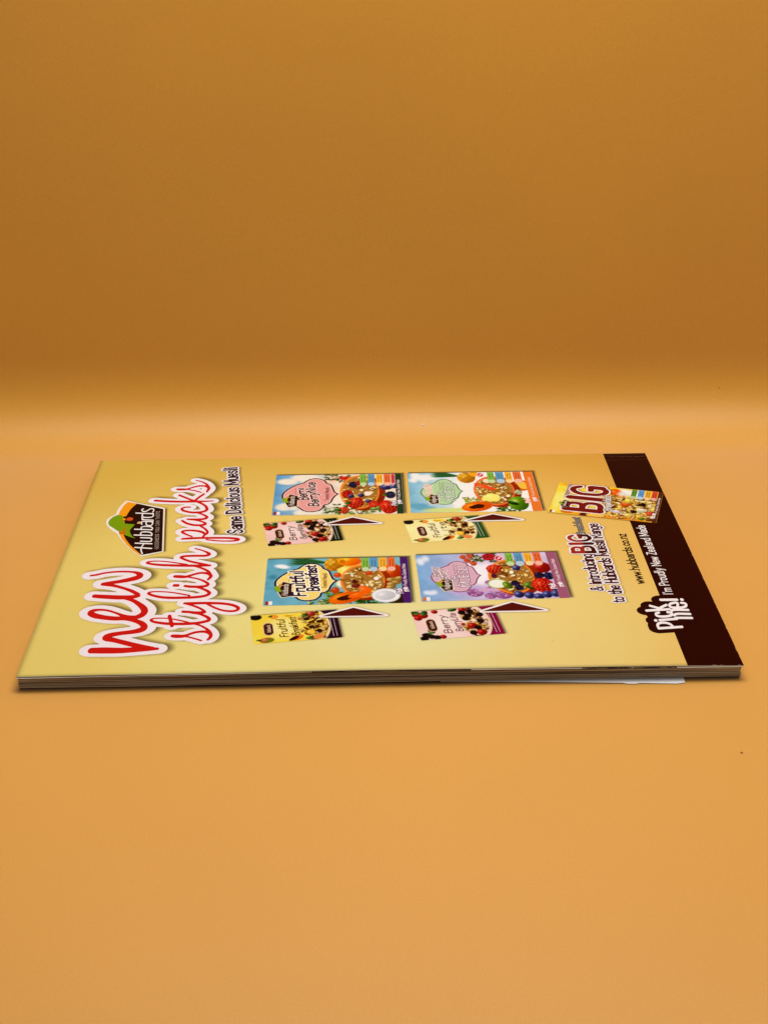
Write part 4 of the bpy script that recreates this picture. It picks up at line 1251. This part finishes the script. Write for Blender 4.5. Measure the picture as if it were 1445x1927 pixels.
def build_berry_lite_box():
    root, fr = pack_root('muesli_box_picture', 'D', 'printed muesli box with lilac name plate and apple slice')
    box_shadow(fr, root)
    P = Paint(fr.L, fr.W, seed=6)
    P.sky((128, 170, 210), (206, 190, 214), 0.45)
    P.cloud(0.05, 0.87, 0.035, 0.09, (226, 230, 236), -40, 5); P.cloud(0.06, 0.18, 0.035, 0.06, (222, 228, 238), -30, 5)
    P.cloud(0.45, 0.55, 0.08, 0.25, (240, 232, 236), n=12); P.cloud(0.35, 0.2, 0.12, 0.1, (190, 170, 214))
    P.grass(0.36, 0.58, 0.78, 1.0, 46, ((90, 116, 66), (160, 170, 120), (60, 84, 44), (206, 200, 160)))
    for u, v in ((0.335, 0.93), (0.36, 0.85), (0.385, 0.95), (0.40, 0.78)):
        P.strawberry(u, v, 0.024, 0.05)
    P.cluster(0.52, 0.92, 0.05, 0.08, (206, 44, 56), (130, 12, 24), (240, 130, 140))
    for u, v, r_ in ((0.37, 0.15, 0.055), (0.47, 0.08, 0.04), (0.56, 0.10, 0.06), (0.48, 0.36, 0.03), (0.50, 0.22, 0.05)):
        P.cluster(u, v, r_, r_ * 1.5, (192, 140, 180), (140, 84, 136), (230, 190, 220), 26)
    P.cloud(0.5, 0.22, 0.08, 0.06, (206, 170, 200), n=6)
    P.disc(0.865, 0.66, 0.07, 0.12, (190, 44, 40), dark=(120, 14, 14), light=(234, 130, 110)); P.leaf(0.80, 0.58, 0.04, 0.03, -20)
    P.bowl(0.64, 0.48, 0.158, 0.37)
    P.strawberry(0.535, 0.65, 0.055, 0.10, -15)
    P.disc(0.69, 0.66, 0.03, 0.055, (90, 100, 150), dark=(34, 34, 76), light=(170, 178, 214)); P.disc(0.525, 0.5, 0.02, 0.05, (96, 40, 60))
    P.disc(0.535, 0.33, 0.07, 0.10, (236, 238, 214), -12, edge=(130, 160, 70), light=(250, 250, 240)); P.leaf(0.60, 0.29, 0.03, 0.08, 20, (120, 150, 50))
    P.cluster(0.655, 0.33, 0.03, 0.06, (52, 46, 84), (18, 14, 40), (130, 130, 170)); P.cluster(0.675, 0.24, 0.03, 0.06, (60, 54, 96), (18, 14, 40), (140, 140, 180))
    P.cluster(0.835, 0.49, 0.035, 0.065, (58, 44, 84), (20, 12, 36), (140, 130, 170)); P.cluster(0.90, 0.47, 0.035, 0.08, (50, 52, 100), (18, 16, 46), (130, 140, 190))
    P.leaf(0.75, 0.30, 0.05, 0.05, 30, (110, 140, 60)); P.leaf(0.76, 0.24, 0.04, 0.04, -50, (80, 110, 44))
    P.strawberry(0.84, 0.27, 0.075, 0.16, 4)
    for u in (0.66, 0.73, 0.79, 0.85, 0.91, 0.955):
        P.disc(u, 0.07 + 0.03 * math.sin(u * 30), 0.036, 0.07, (84, 92, 146), dark=(30, 30, 70), light=(160, 168, 208))
    P.disc(0.92, 0.22, 0.03, 0.06, (84, 92, 146), dark=(30, 30, 70), light=(160, 168, 208))
    P.disc(0.585, 0.885, 0.03, 0.06, (240, 200, 200)); P.disc(0.585, 0.885, 0.023, 0.047, (196, 40, 54)); P.disc(0.587, 0.89, 0.006, 0.035, (244, 232, 232), -30)
    picture('food_picture', fr, P, 3, root)
    plate(fr, (0.085, 0.44, 0.17, 0.85), (150, 96, 120), (232, 206, 214), (206, 164, 178), 4, root)
    mini_logo(fr, (0.125, 0.225, 0.20, 0.47), 8, root)
    say('name_first_line', 'Berry', fr, 0.155, 0.50, 0.72, 2.8, (70, 36, 46), 8, root, 1.1, 0.02, 0.35, (236, 214, 214), 0.2)
    say('name_second_line', 'Berry', fr, 0.205, 0.45, 0.67, 2.8, (70, 36, 46), 10, root, 1.1, 0.02, 0.35, (236, 214, 214), 0.2)
    say('name_third_line', 'Lite', fr, 0.272, 0.30, 0.52, 4.0, (240, 226, 230), 8, root, 1.2, 0.0, 0.35, (120, 72, 92), 0.0, serif=True)
    say('name_fourth_line', 'MUESLI', fr, 0.345, 0.28, 0.74, 3.9, (240, 226, 230), 10, root, 1.3, 0.0, 0.35, (120, 72, 92), 0.0, serif=True)
    specks_of_text(fr, 0.258, 0.56, 0.78, 1, (96, 40, 50), 8, root)
    claim_tags(fr, [(0.632, 0.685), (0.695, 0.755), (0.765, 0.82), (0.83, 0.885)], TAGS, 0.72, 6, root)
    foot_band(fr, 0.925, (150, 82, 106), 5, root)
    corner_label(fr, 5, root, (214, 110, 40))

def pouch(key, label, bg_, band, fruit, names, name_col, cap):
    root, fr = pack_root('muesli_pouch_picture', key, label)
    f = poly_field(fr.pts(rect(0, 1, 0, 1)), 0.5, 5)
    soft_shadow('drop_shadow', f, (0.6, 0.5), 1.8, 0.6, 1, root, (44, 34, 6))
    P = Paint(fr.L, fr.W, h=0.28, seed=ord(key))
    P.fill(bg_); P.C += P.noise(5, 6)[..., None]
    d, X, Y = P.ell(0.33, 0.5, 0.55, 0.9)
    d2, _, _ = P.ell(0.28, 0.5, 0.55, 0.95)
    P.mixin(P.cov(-d), (224, 206, 170)); P.mixin(P.cov(-d + 0.8), band)
    P.mixin(P.cov(P.ell(0.36, 0.5, 0.17, 0.32)[0], 7) * 0.55, (246, 232, 220))
    dark = fruit == 'berry'
    def muesli(u, v):
        return ((u - 0.33) / 0.55) ** 2 + ((v - 0.5) / 0.9) ** 2 < 0.92 and u > 0.58 + 0.05 * math.sin(v * 14)
    P.oats(muesli, 130, [(214, 176, 104), (196, 150, 76), (232, 204, 142), (120, 60, 30), (90, 40, 26)], (0.7, 1.5))
    if dark:
        for u, v, r_ in ((0.05, 0.90, 0.06), (0.06, 0.76, 0.05), (0.13, 0.84, 0.06), (0.62, 0.94, 0.05), (0.28, 0.94, 0.04), (0.66, 0.36, 0.06), (0.74, 0.12, 0.06), (0.27, 0.07, 0.04), (0.56, 0.44, 0.025)):
            P.disc(u, v, r_, r_ * 1.7, (190, 40, 34), dark=(120, 14, 14), light=(234, 120, 100))
        for u, v in ((0.04, 0.95), (0.15, 0.92), (0.09, 0.18), (0.04, 0.05), (0.16, 0.28), (0.50, 0.96)):
            P.leaf(u, v, 0.06, 0.06, 40 * u * 100 % 180, (70, 110, 50))
        for u, v in ((0.05, 0.06), (0.08, 0.14), (0.14, 0.10), (0.20, 0.06), (0.62, 0.62), (0.66, 0.72), (0.72, 0.28), (0.80, 0.72), (0.70, 0.86), (0.78, 0.5), (0.64, 0.12), (0.60, 0.84)):
            P.cluster(u, v, 0.045, 0.075, (56, 22, 30), (24, 8, 14), (110, 60, 70), 12)
        P.disc(0.70, 0.55, 0.03, 0.05, (246, 220, 180))
    else:
        P.cluster(0.06, 0.93, 0.07, 0.10, (46, 34, 30), (18, 10, 12), (96, 76, 70), 16)
        P.disc(0.27, 0.90, 0.05, 0.075, (232, 150, 60), light=(250, 210, 130)); P.leaf(0.23, 0.93, 0.03, 0.03, 30)
        P.disc(0.47, 0.92, 0.08, 0.07, (240, 206, 80), -15, light=(250, 232, 150)); P.disc(0.44, 0.9, 0.05, 0.04, (214, 170, 50), -15)
        P.disc(0.15, 0.10, 0.085, 0.09, (190, 96, 56), 10, dark=(110, 130, 40), light=(230, 170, 140)); P.leaf(0.06, 0.12, 0.03, 0.03, 0)
        P.disc(0.50, 0.12, 0.05, 0.12, (226, 120, 36), -50, light=(246, 170, 80)); P.disc(0.46, 0.1, 0.03, 0.11, (60, 24, 14), -50)
        P.disc(0.70, 0.92, 0.06, 0.10, (196, 84, 66), 0, dark=(130, 40, 30), light=(232, 160, 140)); P.leaf(0.63, 0.88, 0.05, 0.05, 60)
        for u, v in ((0.64, 0.75), (0.68, 0.45), (0.76, 0.30), (0.78, 0.62)):
            P.cluster(u, v, 0.035, 0.055, (86, 34, 26), (36, 12, 10), (140, 80, 60), 9)
        P.disc(0.66, 0.28, 0.05, 0.08, (238, 190, 70), light=(250, 226, 140)); P.leaf(0.64, 0.08, 0.05, 0.05, 20, (90, 140, 60)); P.disc(0.74, 0.10, 0.06, 0.08, (222, 140, 80))
    picture('pouch_picture', fr, P, 3, root)
    o = fr.at(0.21, 0.51)
    ink('logo_outline', field_of([[(*fr.at(0.185, 0.36), 2.5), (*fr.at(0.185, 0.60), 2.5)]], 0.2, 0.6, 0.8, 1.0), (206, 160, 120), 4, root)
    ink('logo_shield', field_of([[(*fr.at(0.187, 0.37), 2.2), (*fr.at(0.187, 0.59), 2.2)]], 0.2, 0.6, 0.8, 1.0), (56, 16, 12), 5, root)
    say('logo_lettering', 'Hubbards', fr, 0.21, 0.36, 0.62, 1.5, (206, 170, 140), 6, root, 1.2)
    say('name_first_line', names[0], fr, 0.40, 0.16, 0.80, cap, name_col, 5, root, 1.2, 0.02, 0.25, bg_, 0.15, 0.3)
    say('name_second_line', names[1], fr, 0.535, 0.20, 0.84, cap * 0.92, name_col, 7, root, 1.2, 0.02, 0.25, bg_, 0.15, 0.3)
    specks_of_text(fr, 0.91, 0.08, 0.9, 2, (206, 190, 190), 4, root, du=0.04, th=0.22)
    return root

def arrow(key, label):
    root = part('arrow', mag)
    root['label'] = label
    f = poly_field(TRI[key], 0.2, 3)
    f2 = poly_field(TRI[key], 0.5, 6)
    soft_shadow('drop_shadow', f2, (0.5, 0.3), 2.0, 0.3, 11, root, grow=1.2)
    ink('white_outline', f, (234, 224, 216), 12, root, 1.15)
    ink('arrow_field', f, (78, 10, 6), 13, root, 0.0)

def build_big_box():
    root, fr = pack_root('large_breakfast_box_picture', 'G', 'tilted printed box with huge dark red BIG lettering')
    f = poly_field(fr.pts(rect(0, 0.985, 0, 1)), 0.5, 5)
    soft_shadow('drop_shadow', f, (0.5, -0.6), 2.4, 0.55, 1, root, (44, 30, 6))
    P = Paint(fr.L, fr.W, seed=9)
    P.sky((240, 208, 70), (238, 200, 96), 0.5)
    P.cloud(0.08, 0.4, 0.06, 0.3, (246, 226, 130), n=6); P.cloud(0.3, 0.95, 0.2, 0.06, (226, 160, 40), n=8)
    P.cloud(0.55, 0.05, 0.3, 0.08, (226, 150, 50)); P.cloud(0.55, 0.9, 0.05, 0.1, (250, 206, 40))
    P.disc(0.56, 0.84, 0.07, 0.13, (226, 96, 30), 20, light=(250, 170, 90), wob=0.08)
    P.cloud(0.72, 0.85, 0.10, 0.14, (222, 214, 200), n=10); P.disc(0.70, 0.86, 0.13, 0.045, (238, 234, 224), -35, soft=1.0)
    P.disc(0.17, 0.08, 0.06, 0.06, (206, 120, 40)); P.disc(0.33, 0.04, 0.04, 0.05, (90, 40, 20)); P.disc(0.45, 0.06, 0.1, 0.05, (236, 190, 90), 8)
    P.oats(lambda u, v: 0.50 < u < 0.95 and v < 0.74 and v > 0.04 + 0.12 * (u > 0.8), 260,
           [(222, 190, 120), (206, 164, 92), (240, 222, 170), (170, 116, 56), (120, 76, 34), (232, 206, 140)], (0.7, 1.7))
    for u, v, c, a, b in ((0.70, 0.60, (244, 216, 90), .04, .06), (0.68, 0.47, (224, 104, 40), .045, .07), (0.83, 0.52, (60, 34, 26), .045, .055), (0.84, 0.34, (238, 228, 190), .05, .07),
                          (0.93, 0.26, (214, 90, 60), .045, .07), (0.62, 0.23, (232, 222, 224), .05, .04), (0.77, 0.28, (50, 30, 24), .03, .05), (0.92, 0.5, (226, 200, 150), .035, .06),
                          (0.58, 0.36, (80, 44, 30), .02, .04), (0.86, 0.08, (110, 130, 50), .035, .045), (0.93, 0.08, (120, 84, 40), .035, .06), (0.74, 0.16, (240, 214, 120), .05, .05),
                          (0.63, 0.72, (226, 170, 100), .03, .04), (0.955, 0.4, (240, 206, 90), .03, .08)):
        P.disc(u, v, a, b, c, P.r.uniform(-40, 40), dark=tuple(0.75 * k for k in c), light=tuple(min(255, 1.2 * k + 20) for k in c), wob=0.12)
    picture('food_picture', fr, P, 3, root)
    L_ = fr.L
    def slab(s, u, v0, v1, cap, layer):
        a, b = fr.at(u, v0), fr.at(u, v1)
        d = b - a; L = np.hypot(*d); d = d / L
        return text_strokes(s, a, d, (-d[1], d[0]), cap, L, 2.1, True, 0, 1.0)
    st = slab('BIG', 0.465, 0.14, 0.96, 0.315 * L_, 5)
    fw = field_of(st, 0.25, 1.5, grow=0.75)
    soft_shadow('drop_shadow', field_of(st, 0.6, 3, grow=0.75), (0.6, 0.2), 1.6, 0.5, 4, root)
    ink('big_outline', fw, (240, 226, 214), 5, root)
    ink('big_word', field_of(st, 0.2, 0.6), (112, 18, 12), 6, root)
    say('handwritten_word', 'Breakfast', fr, 0.57, 0.22, 0.70, 3.4, (222, 214, 204), 8, root, 1.2, 0.05, 0.3, (110, 96, 84), 0.3)
    quad_ink('grey_strip', fr, rect(0.09, 0.135, 0.50, 0.99), (176, 150, 140), 4, root)
    specks_of_text(fr, 0.105, 0.52, 0.97, 2, (90, 50, 50), 6, root, du=0.016)
    mini_logo(fr, (0.075, 0.155, 0.20, 0.44), 6, root)
    claim_tags(fr, [(0.705, 0.755), (0.768, 0.825), (0.838, 0.885), (0.897, 0.95)], [(96, 140, 40), (90, 150, 206), (222, 160, 40), (206, 70, 40)], 0.70, 5, root)
    quad_ink('foot_band', fr, rect(0.955, 0.999, 0.001, 0.999), (84, 30, 14), 5, root)
    say('band_lettering', "I'm Proudly New Zealand Made", fr, 0.985, 0.28, 0.80, 1.2, (226, 206, 196), 6, root, 1.0, slant=0)
    say('pick_lettering', 'Pick me', fr, 0.975, 0.12, 0.28, 2.0, (236, 226, 216), 8, root, 1.4)
    corner_label(fr, 5, root, (150, 50, 20))

build_berry_box()
build_fruit_box()
build_tropical_box()
build_berry_lite_box()
pouch('a', 'small pink pouch picture of berry muesli', (231, 194, 187), (34, 50, 30), 'berry', ('Berry', 'BerryNice'), (36, 20, 20), 3.0)
pouch('b', 'small yellow pouch picture of fruit muesli with plum band', (240, 212, 84), (58, 16, 48), 'fruit', ('Fruitful', 'Breakfast'), (52, 20, 26), 3.2)
pouch('c', 'small cream pouch picture of fruit muesli with green band', (240, 226, 158), (50, 96, 46), 'fruit', ('Fruitful', 'Lite'), (56, 40, 24), 3.2)
pouch('d', 'small pale pink pouch picture of berry muesli with plum band', (234, 204, 196), (142, 24, 80), 'berry', ('Berry', 'BerryLite'), (92, 20, 44), 3.0)
arrow('a', 'brown arrow below the pink berry box')
arrow('b', 'brown arrow below the yellow fruit box')
arrow('c', 'brown arrow below the pale green fruit box')
arrow('d', 'brown arrow below the lilac berry box')
build_big_box()

# worn spots on the cover: tiny scuffs and flecks in the ink
def build_scuffs():
    st = []
    for (x, y) in ((88.8, 206.5), (92.0, 119.0), (30.5, 12.0), (60, 75), (246, 70), (233, 84), (17, 96), (205, 20), (150, 118), (122, 203.5)):
        st.append([(x, y, 0.16), (x + rng.uniform(0, .5), y + rng.uniform(-.3, .3), 0.12)])
    for i in range(10):
        x, y = rng.uniform(5, 270), rng.uniform(3, 207)
        st.append([(x, y, 0.08), (x + 0.1, y, 0.08)])
    V, F = [], []
    for s in st:
        v, f = field_of([s], 0.06, 0.2).mesh()
        b = len(V); V += v; F += [tuple(b + k for k in q) for q in f]
    o = obj_from('ink_flecks', drape(V, 0.6), F, MAT_INK, mag, cols=np.tile(lin((74, 56, 20)), (len(V), 1)))
    o['kind'] = 'stuff'

build_scuffs()

def build_worn_rim():
    st = []
    r = np.random.default_rng(11)
    for i in range(9):
        y = r.uniform(1, 75) if i < 7 else r.uniform(75, 205)
        st.append([(274.88, y, 0.09), (274.88, y + r.uniform(0.4, 2.0), 0.07)])
    for i in range(9):
        x = r.uniform(215, 274)
        st.append([(x, 0.25, 0.14), (x + r.uniform(0.4, 2.2), 0.25, 0.12)])
    for i in range(8):
        y = r.uniform(1, 205)
        st.append([(0.25, y, 0.12), (0.25, y + r.uniform(0.4, 2.0), 0.10)])
    V, F = [], []
    for s in st:
        v, f = field_of([s], 0.06, 0.2).mesh()
        b = len(V); V += v; F += [tuple(b + k for k in q) for q in f]
    o = obj_from('worn_rim', drape(V, 0.6), F, MAT_INK, mag, cols=np.tile(lin((170, 140, 112)), (len(V), 1)))
    o['kind'] = 'stuff'
    o['label'] = 'pale nicks along the rubbed rim of the cover'

build_worn_rim()

# ------------------------------------------------------------------ specks lying on the backdrop
def speck(name, label, x, y, r, color, seed, flat=0.35, z=0.0, tilt=0.0):
    rr = np.random.default_rng(seed)
    V, F = [], []
    n = 7
    for k, (zz, sc_) in enumerate(((0.0, 0.8), (0.5 * flat, 1.0), (flat, 0.5))):
        for i in range(n):
            a = 6.2832 * i / n
            q = r * sc_ * rr.uniform(0.7, 1.2)
            V.append((q * math.cos(a) * 1.3, q * math.sin(a), 2 * r * zz))
    for k in range(2):
        for i in range(n):
            j = (i + 1) % n
            F.append((k * n + i, k * n + j, (k + 1) * n + j, (k + 1) * n + i))
    F.append(tuple(range(n - 1, -1, -1))); F.append(tuple(range(2 * n, 3 * n)))
    o = obj_from(name, V, F, plain_material(name + '_surface', color, 0.8))
    o.location = (x, y, z)
    o.rotation_euler = (tilt, 0, 0)
    o['label'] = label
    o['category'] = 'speck'
    return o

speck('lint_speck', 'tiny white lint speck on the backdrop behind the magazine', 0.1640, 0.2510, 0.0006, (226, 212, 190), 1, z=0.0070, tilt=0.59)
speck('dirt_speck', 'tiny dark brown fleck on the backdrop in front of the magazine, at right', 0.2630, -0.0492, 0.00045, (128, 80, 36), 2)
